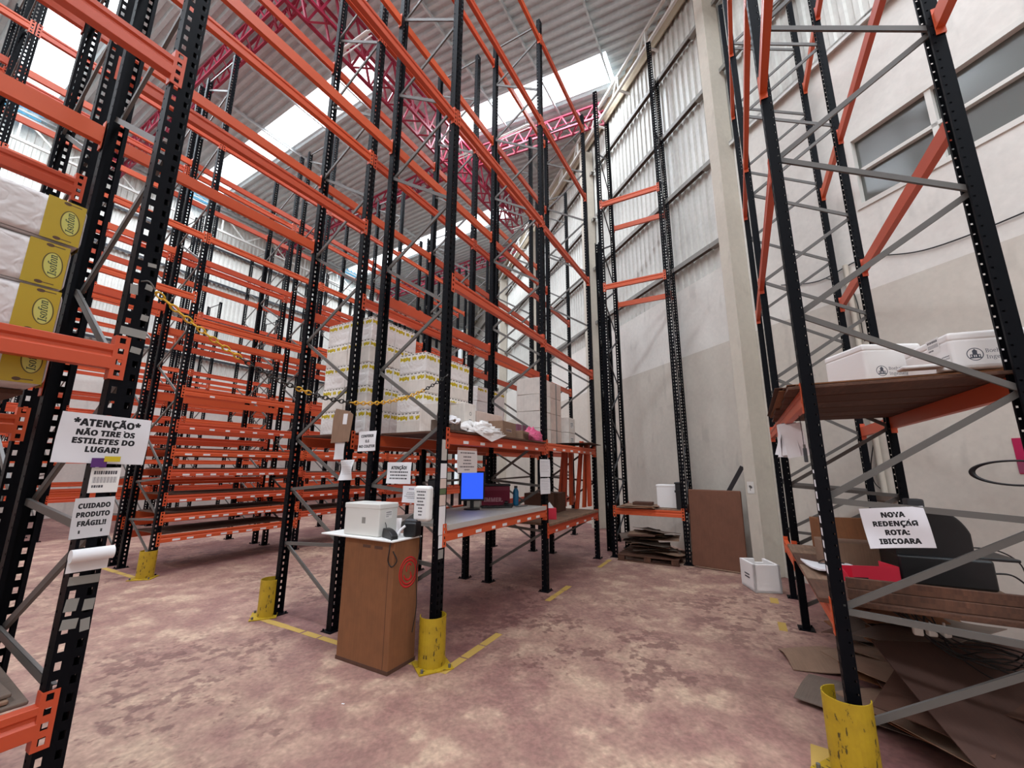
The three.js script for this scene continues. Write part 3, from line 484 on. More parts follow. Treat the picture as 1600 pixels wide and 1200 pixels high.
T.ship = textTex(200, 140, [], { bg: '#e8e4e0', after: (x, w, h) => { bars(x, w, h, [[0.2, 0.1, 0.9, 0.14], [0.75, 0.1, 0.5, 0.1]]); x.fillStyle = '#55525a'; for (let i = 0; i < 22; i++) x.fillRect(20 + i * 7.5, 52, (i * 5) % 3 + 2, 34); } });
T.wine = textTex(512, 200, [['IMMER.', 84, 0.72, 'bold', '#b8858f']], { bg: '#72112f' });

// ---------------------------------------------------------------- left foreground rack: wrapped packages, notices, chain
solo('shelf_plank', 'dark plank under the wrapped white packages of the left foreground rack', 'plank', span(-3.46, -2.82, 0, 0.02, -0.5, 1.5), M.cardDark, [0, 2.012, 0]);
for (let k = 0; k < 4; k++) {
  const t = thing('wrapped_package', `white plastic-wrapped package with a yellow label, ${['lowest', 'second from the bottom', 'second from the top', 'topmost'][k]} of the left foreground stack`, 'package', [-3.0 + 0.006 * (k % 2), 2.035 + k * 0.219, -0.21 + 0.008 * (k % 3)], 0.012 * (k - 1.5));
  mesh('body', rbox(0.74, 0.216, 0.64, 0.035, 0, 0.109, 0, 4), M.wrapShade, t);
  printed('label', 0.125, 0.205, softTex, t, [0.3712, 0.109, -0.245], [0, Math.PI / 2, 0], 0.45);
  printed('label', 0.11, 0.205, softTex, t, [0.26, 0.109, -0.3212], [0, Math.PI, 0], 0.45);
}
for (let k = 0; k < 5; k++) solo('cardboard_sheet', `flattened carton on the low shelf of the left foreground rack, ${['lowest', 'second', 'middle', 'fourth', 'topmost'][k]}`, 'cardboard', rbox(0.8, 0.016, 1.7 - 0.06 * k, 0.006), [M.cardGrey, M.cardPale][k % 2], [-3.02, 0.768 + k * 0.0185, 0.16 + 0.03 * (k % 2)], 0.02 * (k - 2));
sign('notice_sheet', 'white notice in the left foreground reading ATENÇÃO about not removing the box cutters', 0.315, 0.215, T.att, [-2.522, 1.815, -0.722], Math.PI / 2 + 0.06, -0.03, 0.008);
sign('notice_sheet', 'narrow grey notice about fragile products taped low on the left foreground post', 0.13, 0.17, T.frag, [-2.53, 1.475, -0.735], Math.PI / 2, 0.02, 0.003);
sign('notice_sheet', 'small grey label between the two notices on the left foreground post', 0.1, 0.11, T.ship, [-2.531, 1.635, -0.75], Math.PI / 2, 0, 0.002);
{ const t = thing('sticker', 'purple and yellow sticker below the big left notice', 'sticker', [-2.512, 1.712, -0.735], Math.PI / 2);
  mesh('purple_half', box(0.052, 0.04, 0.002, -0.02, 0, 0), M.purple, t); mesh('yellow_half', box(0.055, 0.024, 0.002, 0.022, 0.016, 0.002), M.tape, t); }
{ const t = thing('paper_roll', 'small roll of paper hung across the left foreground post', 'paper roll', [-2.485, 1.325, -0.745], 0); const g = cyl(0.027, 0.027, 0.135, 20); g.rotateX(Math.PI / 2); mesh('roll', g, M.paper, t);
  mesh('loose_end', span(-0.028, -0.025, -0.07, 0.0, -0.065, 0.065), M.paper, t); }
{ // remains of tape and paint on the left foreground post
  for (const [y, h, w, dz] of [[1.215, 0.035, 0.098, 0], [1.12, 0.05, 0.04, 0.025], [1.11, 0.045, 0.035, -0.03], [1.045, 0.04, 0.05, 0.02], [1.03, 0.05, 0.03, -0.03], [2.335, 0.04, 0.1, 0], [2.55, 0.05, 0.03, 0.03], [2.58, 0.03, 0.03, -0.025], [2.7, 0.02, 0.035, -0.02], [2.42, 0.03, 0.03, -0.03], [2.25, 0.03, 0.04, -0.02]]) { const m = mesh('tape_patch', rbox(0.0014, h, w, 0.0005), M.tapeGrey, rackA); m.position.set(-2.534 + 3.045, y, -0.75 + dz - 1.65); m.rotation.x = rr(-0.12, 0.12); }
  for (const [y, h, m0, w] of [[1.86, 0.2, M.board, 0.08], [1.66, 0.14, M.paper, 0.092], [1.54, 0.09, M.cartonPink, 0.092], [1.465, 0.05, M.greenGrey, 0.092], [1.385, 0.1, M.cartonPink, 0.092], [1.2, 0.26, M.paper, 0.094], [1.01, 0.11, M.paper, 0.08], [0.9, 0.08, M.tapeGrey, 0.07]]) { const m = mesh('sticker', rbox(0.0014, h, w, 0.0005), m0, rackA); m.position.set(-2.534 + 3.045, y, -3.19 - 1.65); }
}
{ // plastic chain closing the cross-aisle
  const t = thing('plastic_chain', 'yellow and black plastic chain sagging across the aisle between two posts', 'chain', [-2.512, 0, 0]);
  const tor = new THREE.TorusGeometry(0.0135, 0.0042, 6, 14); tor.scale(1.55, 1, 1); const link = clean(tor);
  const n = 70, P = i => { const u = i / n, z = -0.8 - 2.33 * u; return new THREE.Vector3(0, 2.56 + 0.02 * u - 1.62 * u * (1 - u), z); };
  for (let i = 0; i < n; i++) { const a = P(i), b = P(i + 1), m = mesh('link', link, (i > 12 && i < 24) || (i > 26 && i < 37) || i > 60 ? M.chainB : M.chainY, t); m.position.copy(a).lerp(b, 0.5);
    m.quaternion.setFromUnitVectors(new THREE.Vector3(1, 0, 0), b.clone().sub(a).normalize()); m.rotateX(i % 2 ? Math.PI / 2 : 0.2); }
  mesh('hook', tube([[-0.02, 2.6, -0.74], [0.01, 2.6, -0.76], [0.012, 2.565, -0.79]], 0.004, 12), M.galv, t);
  mesh('hook', tube([[-0.02, 2.6, -3.18], [0.01, 2.61, -3.16], [0.012, 2.585, -3.13]], 0.004, 12), M.galv, t);
}

// ---------------------------------------------------------------- the tall brown box with its little table top
{
  const t = thing('cardboard_box', 'tall brown cardboard box with a red ring emblem used as a stand', 'box', [-3.05, 0, -2.955], 0.0);
  mesh('body', rbox(0.64, 1.045, 0.33, 0.012, 0, 0.5225, 0), M.card, t);
}
{
  const t = scene.children.at(-1), R = std({ color: 0xc41c1c, roughness: 0.9 }), ring = r => { const g = new THREE.TorusGeometry(r, 0.0085, 4, 40); g.scale(1, 1, 0.1); return clean(g); };
  const arc = (r, a, l, x, y) => { const g = new THREE.TorusGeometry(r, 0.0085, 4, 20, l); g.rotateZ(a); g.scale(1, 1, 0.1); g.translate(x, y, 0); return clean(g); };
  const e = mesh('emblem', merge([ring(0.125), ring(0.1), arc(0.035, 0.4, 3.6, 0, 0.035), arc(0.035, -2.7, 3.6, 0, -0.03), arc(0.062, 3.3, 2.4, 0, -0.005), bar([0, 0.02, 0], [0, 0.085, 0], 0.008, 0.001)]), R, t); e.position.set(0.3206, 0.765, -0.03); e.rotation.y = Math.PI / 2; e.scale.x = 0.92;
  for (const x of [-0.02, 0.13]) mesh('hand_slot', box(0.1, 0.025, 0.002, x, 0.985, 0.1655), M.cardDark, t);
  mesh('bottom_edge', box(0.645, 0.03, 0.335, 0, 0.016, 0), M.cardDark, t); mesh('seam', box(0.004, 1.0, 0.002, 0.26, 0.52, 0.1652), M.cardDark, t);
}
solo('table_top', 'white board lying on the tall brown cardboard box', 'board', rbox(0.96, 0.014, 0.375, 0.004), M.white, [-3.2, 1.053, -2.945], 0);
{
  const t = thing('printer_carton', 'white square carton standing on the board of the brown box', 'box', [-3.21, 1.061, -2.945], 0.06);
  mesh('body', rbox(0.44, 0.29, 0.25, 0.012, 0, 0.145, 0), M.plasticPale, t); mesh('emblem', box(0.045, 0.055, 0.001, 0.03, 0.14, 0.1254), M.tapeGrey, t);
  printed('label', 0.09, 0.07, T.ship, t, [0.2206, 0.19, 0.0], [0, Math.PI / 2, 0]); mesh('lid', rbox(0.45, 0.05, 0.256, 0.01, 0, 0.268, 0), M.plasticPale, t);
}
{
  const t = thing('barcode_scanner', 'black hand scanner lying on the white board over the brown box', 'scanner', [-2.86, 1.063, -2.86], -0.35);
  const s = new THREE.Shape(); s.moveTo(-0.09, 0); s.lineTo(0.09, 0); s.quadraticCurveTo(0.1, 0.03, 0.06, 0.045); s.quadraticCurveTo(0, 0.075, -0.085, 0.07); s.quadraticCurveTo(-0.1, 0.03, -0.09, 0);
  const g = new THREE.ExtrudeGeometry(s, { depth: 0.05, bevelEnabled: true, bevelSize: 0.008, bevelThickness: 0.008, bevelSegments: 2 }); g.translate(0, 0, -0.025); mesh('body', clean(g), M.plasticBlack, t);
  mesh('cable', tube([[0.08, 0.02, 0.0], [0.12, 0.0, 0.04], [0.13, -0.1, 0.06], [0.1, -0.18, 0.05], [0.13, -0.22, 0.03], [0.165, -0.17, 0.0], [0.14, -0.09, 0.03]], 0.005, 40), M.cable, t);
  mesh('cable', tube([[-0.08, 0.04, 0], [-0.12, 0.1, -0.01], [-0.17, 0.14, -0.01]], 0.004, 16), M.cable, t);
}
{
  const t = thing('label_printer', 'small black label printer with a white paper strip beside the post', 'printer', [-2.76, 1.061, -3.04], 0.3);
  mesh('body', rbox(0.13, 0.13, 0.13, 0.02, 0, 0.066, 0), M.plasticBlack, t); mesh('lid', rbox(0.12, 0.03, 0.11, 0.012, 0, 0.14, -0.01), M.plasticGrey, t);
  mesh('paper_strip', tube([[-0.04, 0.1, 0.066], [-0.08, 0.06, 0.09], [-0.1, 0.0, 0.12]], 0.012, 14), M.paper, t); mesh('paper_strip', paperSheet(0.05, 0.16, 0.01), M.paper, t).position.set(-0.1, 0.09, 0.08);
  mesh('cable', tube([[0.05, 0.03, -0.05], [0.075, -0.05, -0.03], [0.07, -0.3, 0.02], [0.08, -0.6, 0.01], [0.06, -0.8, 0.03]], 0.004, 30), M.cable, t);
}
{
  const t = thing('towel_dispenser', 'white paper-towel dispenser with lines of print beside the post', 'dispenser', [-2.665, 1.2, -3.07], 0.1);
  mesh('body', rbox(0.175, 0.32, 0.09, 0.03, 0, 0.16, 0, 4), M.white, t); printed('lettering', 0.13, 0.27, T.disp, t, [0, 0.16, 0.0462]);
}
sign('notice_sheet', 'white notice reading CONFERIR O.S NO COLETOR on the inner post', 0.27, 0.215, T.conf, [-3.555, 1.97, -3.13], 0, 0.02);
sign('notice_sheet', 'white notice reading ATENÇÃO with three lines, hung over the white carton', 0.325, 0.215, T.aten, [-3.08, 1.635, -3.15], 0.02, 0.0);
sign('notice_sheet', 'white note with a purple heading left of the towel dispenser', 0.22, 0.16, T.note, [-2.88, 1.43, -3.13], 0.02, -0.01);
sign('notice_sheet', 'printed sheet hanging from the shelf edge above the blue screen', 0.33, 0.255, T.hang, [-2.512, 1.765, -3.55], Math.PI / 2 - 0.05, 0);
sign('notice_sheet', 'upper printed list on the desk rack post beyond the monitor', 0.22, 0.25, T.list, [-2.512, 1.685, -5.5], Math.PI / 2 - 0.3, 0);
sign('notice_sheet', 'lower printed list on the desk rack post beyond the monitor', 0.21, 0.22, T.list, [-2.512, 1.43, -5.5], Math.PI / 2 - 0.3, 0);
sign('notice_sheet', 'curled printed form on the post left of the white carton', 0.18, 0.22, T.list, [-3.83, 1.66, -3.12], 0.1, 0.04, 0.03);
sign('notice_sheet', 'small blank paper below the hanging piece of cardboard', 0.16, 0.19, textTex(64, 64, [], { bg: '#dad7d9' }), [-3.97, 1.87, -3.11], 0, 0.02);
{ const t = thing('cardboard_piece', 'piece of brown cardboard with torn tape hung on the post under the chain', 'cardboard', [-3.95, 2.15, -3.1], 0); t.rotation.z = -0.06;
  const s = new THREE.Shape(); for (const [i, p] of [[-0.15, -0.2], [0.15, -0.17], [0.17, 0.13], [0.1, 0.17], [-0.13, 0.2], [-0.16, 0.1]].entries()) i ? s.lineTo(...p) : s.moveTo(...p); s.closePath();
  mesh('sheet', metreUV(clean(new THREE.ExtrudeGeometry(s, { depth: 0.006, bevelEnabled: false }))), M.cardPale, t); mesh('torn_tape', rbox(0.07, 0.12, 0.002, 0.001, 0.05, 0.08, 0.008), M.paper, t); }

// ---------------------------------------------------------------- desk
{
  const t = thing('computer_monitor', 'computer monitor with a plain blue screen on the rack desk', 'monitor', [-3.13, 1.152, -4.55], 0.62);
  mesh('case', rbox(0.325, 0.38, 0.035, 0.01, 0, 0.3, 0), M.plasticBlack, t); const s = mesh('screen', box(0.285, 0.335, 0.002, 0, 0.303, 0.0182), M.screen, t);
  mesh('stand', rbox(0.05, 0.14, 0.03, 0.006, 0, 0.07, -0.03), M.plasticBlack, t); const f = cyl(0.1, 0.11, 0.014, 24, 0, 0.007, -0.02); mesh('foot', f, M.plasticBlack, t);
  const l = new THREE.RectAreaLight(0x2f62ff, 0.2, 0.285, 0.335); l.position.set(0, 0.303, 0.022); l.rotation.y = Math.PI; t.add(l);
}
solo('keyboard', 'black keyboard on the desk right of the monitor', 'keyboard', merge([rbox(0.42, 0.02, 0.15, 0.006, 0, 0.011, 0), ...Array.from({ length: 44 }, (_, i) => rbox(0.026, 0.008, 0.024, 0.003, -0.185 + (i % 13) * 0.031, 0.024, -0.05 + Math.floor(i / 13) * 0.031, 1))]), M.plasticBlack, [-3.0, 1.152, -4.95], 0.75);
{ const t = thing('computer_case', 'pale computer case behind the monitor', 'computer', [-3.36, 1.152, -4.95], 0.5); mesh('case', rbox(0.18, 0.3, 0.34, 0.01, 0, 0.15, 0), M.plasticPale, t); mesh('drive_front', rbox(0.14, 0.04, 0.004, 0.002, 0, 0.25, 0.171), M.plasticGrey, t); }
{ const t = thing('speaker', 'dark rounded device on the desk between post and monitor', 'speaker', [-3.0, 1.152, -3.62], 0.8); mesh('body', rbox(0.24, 0.28, 0.2, 0.05, 0, 0.14, 0, 4), M.plasticGrey, t); mesh('grille', rbox(0.18, 0.2, 0.01, 0.004, 0, 0.14, 0.1), M.plasticBlack, t); }
{ const t = thing('computer_case', 'black computer tower at the back of the desk beside the post', 'computer', [-3.3, 1.152, -4.05], 0.6); mesh('case', rbox(0.2, 0.4, 0.42, 0.01, 0, 0.2, 0), M.plasticBlack, t); mesh('front', rbox(0.18, 0.37, 0.01, 0.004, 0, 0.2, 0.212), M.plasticGrey, t); }
{ const t = thing('appliance_box', 'wine-red carton with pale lettering at the far end of the desk', 'box', [-3.27, 1.152, -5.26], 0.62); mesh('body', rbox(0.52, 0.27, 0.2, 0.006, 0, 0.135, 0), M.wine, t); printed('lettering', 0.46, 0.18, T.wine, t, [0.02, 0.12, 0.1012]); mesh('black_tray', rbox(0.62, 0.03, 0.22, 0.01, -0.04, 0.286, 0), M.plasticBlack, t); }
{ const t = thing('water_bottle', 'blue drinking bottle beside the wine-red carton', 'bottle', [-2.93, 1.152, -5.38]); const p = [[0, 0], [0.04, 0], [0.042, 0.02], [0.042, 0.19], [0.03, 0.225], [0.022, 0.235], [0.022, 0.25]]; mesh('body', clean(new THREE.LatheGeometry(p.map(q => new THREE.Vector2(...q)), 24)), M.blueBottle, t); mesh('cap', cyl(0.024, 0.026, 0.03, 18, 0, 0.262, 0), M.plasticBlack, t); }
{ const t = thing('desk_telephone', 'small black phone and cables before the wine-red carton', 'telephone', [-2.95, 1.152, -5.2], 0.5); mesh('base', rbox(0.14, 0.04, 0.13, 0.012, 0, 0.02, 0), M.plasticBlack, t); mesh('handset', rbox(0.05, 0.03, 0.17, 0.012, -0.03, 0.055, 0), M.plasticBlack, t); mesh('cord', tube([[0.06, 0.02, 0.05], [0.12, 0.004, 0.08], [0.2, 0.004, 0.02], [0.27, 0.006, -0.04]], 0.004, 20), M.cable, t); }
{ const t = thing('tissue_box', 'pink-red tissue box with a white tissue on the lower second desk', 'tissue box', [-2.76, 0.892, -6.2], 0.5); mesh('body', rbox(0.2, 0.17, 0.2, 0.006, 0, 0.085, 0), M.redBox, t); mesh('tissue', clean(new THREE.ConeGeometry(0.08, 0.1, 7, 3)), M.paper, t).position.y = 0.21; }
for (const [x, z, w, h, l] of [[-3.2, -6.75, 0.42, 0.36, 'left dark carton at the back of the lower second desk'], [-3.2, -7.3, 0.44, 0.34, 'right dark carton at the back of the lower second desk']]) { const t = thing('carton', l, 'box', [x, 0.892, z], 0.05); mesh('body', rbox(0.4, h, w, 0.006, 0, h / 2, 0), M.cardDark, t); mesh('tape', box(0.402, 0.002, 0.05, 0, h + 0.001, 0), M.tapeGrey, t); }

// ---------------------------------------------------------------- cartons on the shelves of the double row
function tapedCarton(label, group, w, h, d, pos, turn, m = M.carton, faces = 'xz') {
  const t = thing('carton', label, 'box', pos, turn, group); mesh('body', rbox(w, h, d, 0.012, 0, h / 2, 0), m, t);
  if (faces.includes('x')) printed('yellow_band', d * 0.98, 0.095, bandTex, t, [w / 2 + 0.0012, h - 0.045, 0], [0, Math.PI / 2, 0]);
  if (faces.includes('z')) printed('yellow_band', w * 0.98, 0.095, bandTex, t, [0, h - 0.045, d / 2 + 0.0012]);
  return t;
}
const layerWord = ['lowest', 'second', 'third', 'fourth', 'top'];
for (let k = 0; k < 5; k++) for (let i = 0; i < 2; i++) for (let j = 0; j < 2; j++)
  tapedCarton(`white carton with yellow bands, ${layerWord[k]} layer of the tall stack, ${j ? 'back' : 'front'} ${i ? 'right' : 'left'}`, 'cartons of the tall yellow-banded stack', 0.4, 0.288, 0.4, [-4.45 + i * 0.405 + rr(-0.006, 0.006), 2.083 + k * 0.2895, -3.52 - j * 0.405 + rr(-0.006, 0.006)], rr(-0.015, 0.015), k % 2 ? M.carton : M.wrap, i ? (j ? 'x' : 'xz') : (j ? '' : 'z'));
for (let k = 0; k < 4; k++) for (let j = 0; j < 2; j++)
  tapedCarton(`white carton with yellow bands, ${['lowest', 'second', 'third', 'top'][k]} layer of the stack behind the desk-rack post, ${j ? 'right' : 'left'}`, 'cartons stacked behind the desk rack post', 0.4, 0.228, 0.42, [-3.22 + rr(-0.01, 0.01), 2.065 + k * 0.2295, -3.62 - j * 0.43], rr(-0.02, 0.02), k % 2 ? M.wrap : M.carton, j ? 'x' : 'xz');
for (let k = 0; k < 4; k++) for (let j = 0; j < 2; j++)
  tapedCarton(`pale carton, ${['lowest', 'second', 'third', 'top'][k]} layer of the middle stack left of the second post, ${j ? 'far' : 'near'} side`, 'cartons of the middle stack', 0.44, 0.25, 0.42, [-4.25, 2.083 + k * 0.252, -4.62 - j * 0.43], rr(-0.02, 0.02), k % 2 ? M.cartonPink : M.carton, k % 2 ? '' : 'x');
for (let k = 0; k < 4; k++) for (let j = 0; j < 2; j++)
  tapedCarton(`white wrapped carton, ${['lowest', 'second', 'third', 'top'][k]} layer of the stack in the second bay, ${j ? 'far' : 'near'} side`, 'cartons of the second-bay stack', 0.5, 0.27, 0.48, [-4.32, 2.06 + k * 0.272, -6.25 - j * 0.5], rr(-0.02, 0.02), M.wrap, k > 2 ? 'x' : '');
for (let k = 0; k < 4; k++) for (let j = 0; j < 2; j++) {
  const t = thing('carton', `${j ? 'beige carton stacked far' : 'white carton stacked near'} beside the third post, ${['lowest', 'second', 'third', 'top'][k]} layer`, 'box', [-3.2, 2.06 + k * 0.3, -6.55 - j * 0.5], rr(-0.03, 0.03), 'cartons beside the third post'); mesh('body', rbox(0.46, 0.296, 0.46, 0.008, 0, 0.148, 0), j ? M.cartonPink : M.carton, t); mesh('tape', box(0.002, 0.296, 0.05, 0.231, 0.148, 0), M.tapeGrey, t); }
for (let k = 0; k < 2; k++) { const t = thing('carton', `grey-white carton at the far end of the shelf, ${k ? 'upper' : 'lower'} one`, 'box', [-3.1, 2.06 + k * 0.3, -7.6], 0.05); mesh('body', rbox(0.44, 0.296, 0.4, 0.008, 0, 0.148, 0), M.carton, t); printed('label', 0.2, 0.12, T.ship, t, [0.2215, 0.15, 0], [0, Math.PI / 2, 0]); }
for (let i = 0; i < 4; i++) solo('shelf_plank', `wooden plank of the second-bay shelf, ${['nearest', 'second', 'third', 'farthest'][i]}`, 'plank', span(-3.5, -2.58, 0, 0.02, -6.22 - i * 0.57, -5.67 - i * 0.57), i % 2 ? M.wood : M.cardDark, [0, 2.06 - 0.022, 0]);
for (let i = 0; i < 4; i++) solo('shelf_plank', `dark plank under the second-bay cartons at the back, ${['nearest', 'second', 'third', 'farthest'][i]}`, 'plank', span(-4.9, -3.97, 0, 0.02, -6.22 - i * 0.57, -5.67 - i * 0.57), M.cardDark, [0, 2.06 - 0.0215, 0]);
{ // things along the front of the shelf above the desk
  const pos = 2.064;
  const a = thing('carton', 'small white carton at the near end of the shelf over the desk', 'box', [-2.86, pos, -3.42], 0.1); mesh('body', rbox(0.26, 0.3, 0.22, 0.008, 0, 0.15, 0), M.carton, a); mesh('flap', box(0.12, 0.002, 0.2, 0.18, 0.302, 0), M.carton, a);
  const b = thing('carton', 'open brown carton with crumpled white paper at the shelf end', 'box', [-2.66, pos, -3.36], 0.3); mesh('body', [span(-0.13, 0.13, 0, 0.005, -0.09, 0.09), span(-0.13, -0.125, 0, 0.11, -0.09, 0.09), span(0.125, 0.13, 0, 0.11, -0.09, 0.09), span(-0.13, 0.13, 0, 0.11, -0.09, -0.085), span(-0.13, 0.13, 0, 0.11, 0.085, 0.09)], M.cardGrey, b); mesh('flap', box(0.12, 0.003, 0.1, 0, 0.17, -0.12), M.cardDark, b).rotation.x = 1.1; printed('lettering', 0.1, 0.03, textTex(128, 40, [], { bg: '#7d6a5a', after: (x, w, h) => bars(x, w, h, [[0.5, 0.1, 0.9, 0.5]]) }), b, [0.06, 0.055, 0.0912]);
  const cr = new THREE.IcosahedronGeometry(0.1, 3); { const p = cr.attributes.position; for (let i = 0; i < p.count; i++) { const k = 0.75 + 0.6 * vnoise(p.getX(i) * 30 + 50, p.getY(i) * 30 + p.getZ(i) * 22 + 50, 997, 3); p.setXYZ(i, p.getX(i) * k, p.getY(i) * k * 0.6, p.getZ(i) * k); } cr.computeVertexNormals(); }
  mesh('crumpled_paper', clean(cr), M.paper, b).position.set(0.04, 0.1, 0.02);
  const c = thing('carton', 'tall white carton with fragile symbols just behind the post', 'box', [-2.86, pos, -3.86], 0.05); mesh('body', rbox(0.3, 0.36, 0.24, 0.008, 0, 0.18, 0), M.carton, c); mesh('symbol', [new THREE.RingGeometry(0.016, 0.022, 20).translate(0, 0.05, 0), box(0.05, 0.006, 0.001, 0, -0.02, 0), box(0.006, 0.05, 0.001, -0.022, -0.045, 0), box(0.006, 0.05, 0.001, 0.022, -0.045, 0)].map(clean), M.plasticGrey, c).position.set(0.1515, 0.19, 0); c.children[1].rotation.y = Math.PI / 2;
  const d = thing('carton', 'pinkish white maker-printed carton in the middle of the shelf over the desk', 'box', [-2.95, pos, -4.34], 0.02); mesh('body', rbox(0.42, 0.3, 0.62, 0.008, 0, 0.15, 0), M.cartonPink, d); printed('lettering', 0.3, 0.15, firmTex, d, [0.2115, 0.12, 0.1], [0, Math.PI / 2, 0]);
  const e = thing('carton', 'brown carton with a small printed mark at the shelf front', 'box', [-2.66, pos, -4.52], 0.12); mesh('body', rbox(0.2, 0.2, 0.44, 0.006, 0, 0.1, 0), M.cardPale, e); printed('label', 0.2, 0.05, textTex(200, 50, [], { bg: '#a08876', after: (x, w, h) => { x.fillStyle = '#4d3f5e'; x.beginPath(); x.moveTo(14, 40); x.lineTo(30, 8); x.lineTo(46, 40); x.fill(); bars(x, w, h, [[0.55, 0.28, 0.9, 0.3]], { col: '#4d3f5e' }); } }), e, [0.1012, 0.09, 0.02], [0, Math.PI / 2, 0]);
  const heap = new THREE.SphereGeometry(1, 48, 32); { const p = heap.attributes.position; for (let i = 0; i < p.count; i++) { const X = p.getX(i), Y = p.getY(i), Zc = p.getZ(i), k = 0.8 + 0.55 * Math.abs(vnoise(X * 5 + 40, Zc * 5 + Y * 3 + 40, 997, 9) - 0.5) * 2; p.setXYZ(i, X * 0.14 * k, Math.max(-0.015, Y * 0.11 * k), Zc * 0.4 * k); } heap.computeVertexNormals(); }
  const f = thing('plastic_sheet', 'crumpled white plastic spilling over the shelf edge above the printed sheet', 'plastic', [-2.6, pos + 0.016, -3.9], 0.0); mesh('heap', clean(heap), M.wrap, f); const tri = new THREE.Shape(); tri.moveTo(-0.3, 0); tri.lineTo(0.42, 0); tri.lineTo(0.08, -0.1); tri.closePath(); const tg = mesh('hanging_corner', clean(new THREE.ExtrudeGeometry(tri, { depth: 0.003, bevelEnabled: false })), M.wrap, f); tg.rotation.y = Math.PI / 2; tg.position.set(0.118, 0.0, 0);
  const g = thing('carton', 'brown carton lying next to the pink bag', 'box', [-2.68, pos, -5.02], 0.2); mesh('body', rbox(0.2, 0.12, 0.36, 0.006, 0, 0.06, 0), M.cardPale, g); mesh('flap', box(0.12, 0.003, 0.3, 0.14, 0.125, 0), M.cardPale, g).rotation.z = -0.3;
  const h = thing('carton', 'purple carton at the far end of the shelf over the desk', 'box', [-2.95, pos, -5.32], 0.05); mesh('body', rbox(0.3, 0.25, 0.34, 0.006, 0, 0.125, 0), std({ color: 0x7b4f60, roughness: 0.7 }), h); mesh('tape', box(0.002, 0.25, 0.05, 0.152, 0.125, 0), M.tapeGrey, h);
  const bag = new THREE.SphereGeometry(1, 32, 24); { const p = bag.attributes.position; for (let i = 0; i < p.count; i++) { const k = 0.85 + 0.4 * vnoise(p.getX(i) * 4 + 30, p.getZ(i) * 4 + p.getY(i) * 5 + 30, 997, 4); p.setXYZ(i, p.getX(i) * 0.13 * k, Math.max(-0.02, p.getY(i) * 0.17 * k), p.getZ(i) * 0.22 * k); } bag.computeVertexNormals(); }
  solo('plastic_bag', 'crumpled pink plastic bag on the shelf beyond the brown carton', 'bag', clean(bag), M.pinkBag, [-2.66, pos + 0.022, -5.36]);
  const q = thing('cardboard_sheet', 'dark cardboard sheet lying over the orange beam end of the desk rack', 'cardboard', [-2.75, 2.13, -7.5], 0.1); mesh('sheet', rbox(0.75, 0.008, 0.95, 0.003), M.cardDark, q);
}

// ---------------------------------------------------------------- by the oblique wall
{ const t = thing('foam_box', 'white foam box standing upright on the narrow rack shelf', 'foam box', [-1.31, 0.943, -8.62], 0); mesh('body', rbox(0.38, 0.42, 0.3, 0.012, 0, 0.21, 0), M.foam, t); mesh('rim', rbox(0.4, 0.04, 0.31, 0.01, 0, 0.41, 0), M.foam, t); }
{ const t = thing('crate', 'black plastic crate beside the white foam box on the narrow shelf', 'crate', [-1.07, 0.943, -8.45], 0); mesh('body', [span(-0.06, 0.03, 0, 0.46, -0.16, 0.16), span(-0.075, 0.035, 0.3, 0.34, -0.17, 0.17)], M.plasticBlack, t); mesh('rim', rbox(0.12, 0.03, 0.35, 0.01, -0.015, 0.47, 0), M.plasticBlack, t); }
for (let i = 0; i < 4; i++) solo('cardboard_sheet', `flattened carton on the narrow rack shelf, ${['lowest', 'second', 'third', 'topmost thicker one'][i]}`, 'cardboard', rbox([0.66, 0.6, 0.64, 0.36][i], [0.012, 0.01, 0.012, 0.055][i], [0.55, 0.5, 0.46, 0.26][i], 0.003), [M.cardPale, M.card, M.cardPale, M.cardDark][i], [-1.85 + 0.03 * i, [0.949, 0.962, 0.975, 1.012][i], -8.45], [0.05, -0.12, 0.2, 0.03][i]);
{ const t = thing('pallet', 'dark wooden pallet on the floor under the narrow rack', 'pallet', [-1.66, 0, -8.5]);
  for (let i = 0; i < 3; i++) { mesh('bottom_board', rbox(1.08, 0.018, 0.1, 0.003, 0, 0.012, -0.43 + i * 0.43), M.cardDark, t); for (let j = 0; j < 3; j++) mesh('block', rbox(0.12, 0.07, 0.1, 0.004, -0.47 + j * 0.47, 0.058, -0.43 + i * 0.43), M.wood, t); }
  for (let i = 0; i < 6; i++) mesh('deck_board', rbox(1.08, 0.018, 0.11, 0.003, 0, 0.104, -0.43 + i * 0.172), i % 2 ? M.wood : M.cardDark, t); }
function bentSheet(w, d, fold, t = 0.006) { const g = new THREE.BoxGeometry(w, t, d, 12, 1, 8), p = g.attributes.position; for (let i = 0; i < p.count; i++) { const x = p.getX(i) / w, z = p.getZ(i) / d; p.setY(i, p.getY(i) + fold * (Math.abs(x) * 0.5 + 0.22 * Math.sin(4 * z + 3 * x))); } g.computeVertexNormals(); return metreUV(clean(g)); }
const bents = [bentSheet(0.7, 0.5, 0.05), bentSheet(0.55, 0.45, 0.12), bentSheet(0.8, 0.4, -0.06), bentSheet(0.5, 0.6, 0.02), bentSheet(0.62, 0.38, -0.1)];
for (let i = 0; i < 16; i++) { const o = solo('cardboard_sheet', `crumpled ${['grey-brown', 'dark brown', 'pale brown', 'grey-brown'][i % 4]} flattened carton in the heap on the dark pallet`, 'cardboard', bents[i % 5], [M.cardGrey, M.cardDark, M.cardPale, M.cardGrey][i % 4], [-1.66 + rr(-0.2, 0.2), 0.135 + i * 0.026, -8.42 + rr(-0.14, 0.14)], rr(-0.6, 0.6), 'flattened cartons heaped on the dark pallet'); o.rotation.x = rr(-0.1, 0.1); o.rotation.z = rr(-0.12, 0.12); }
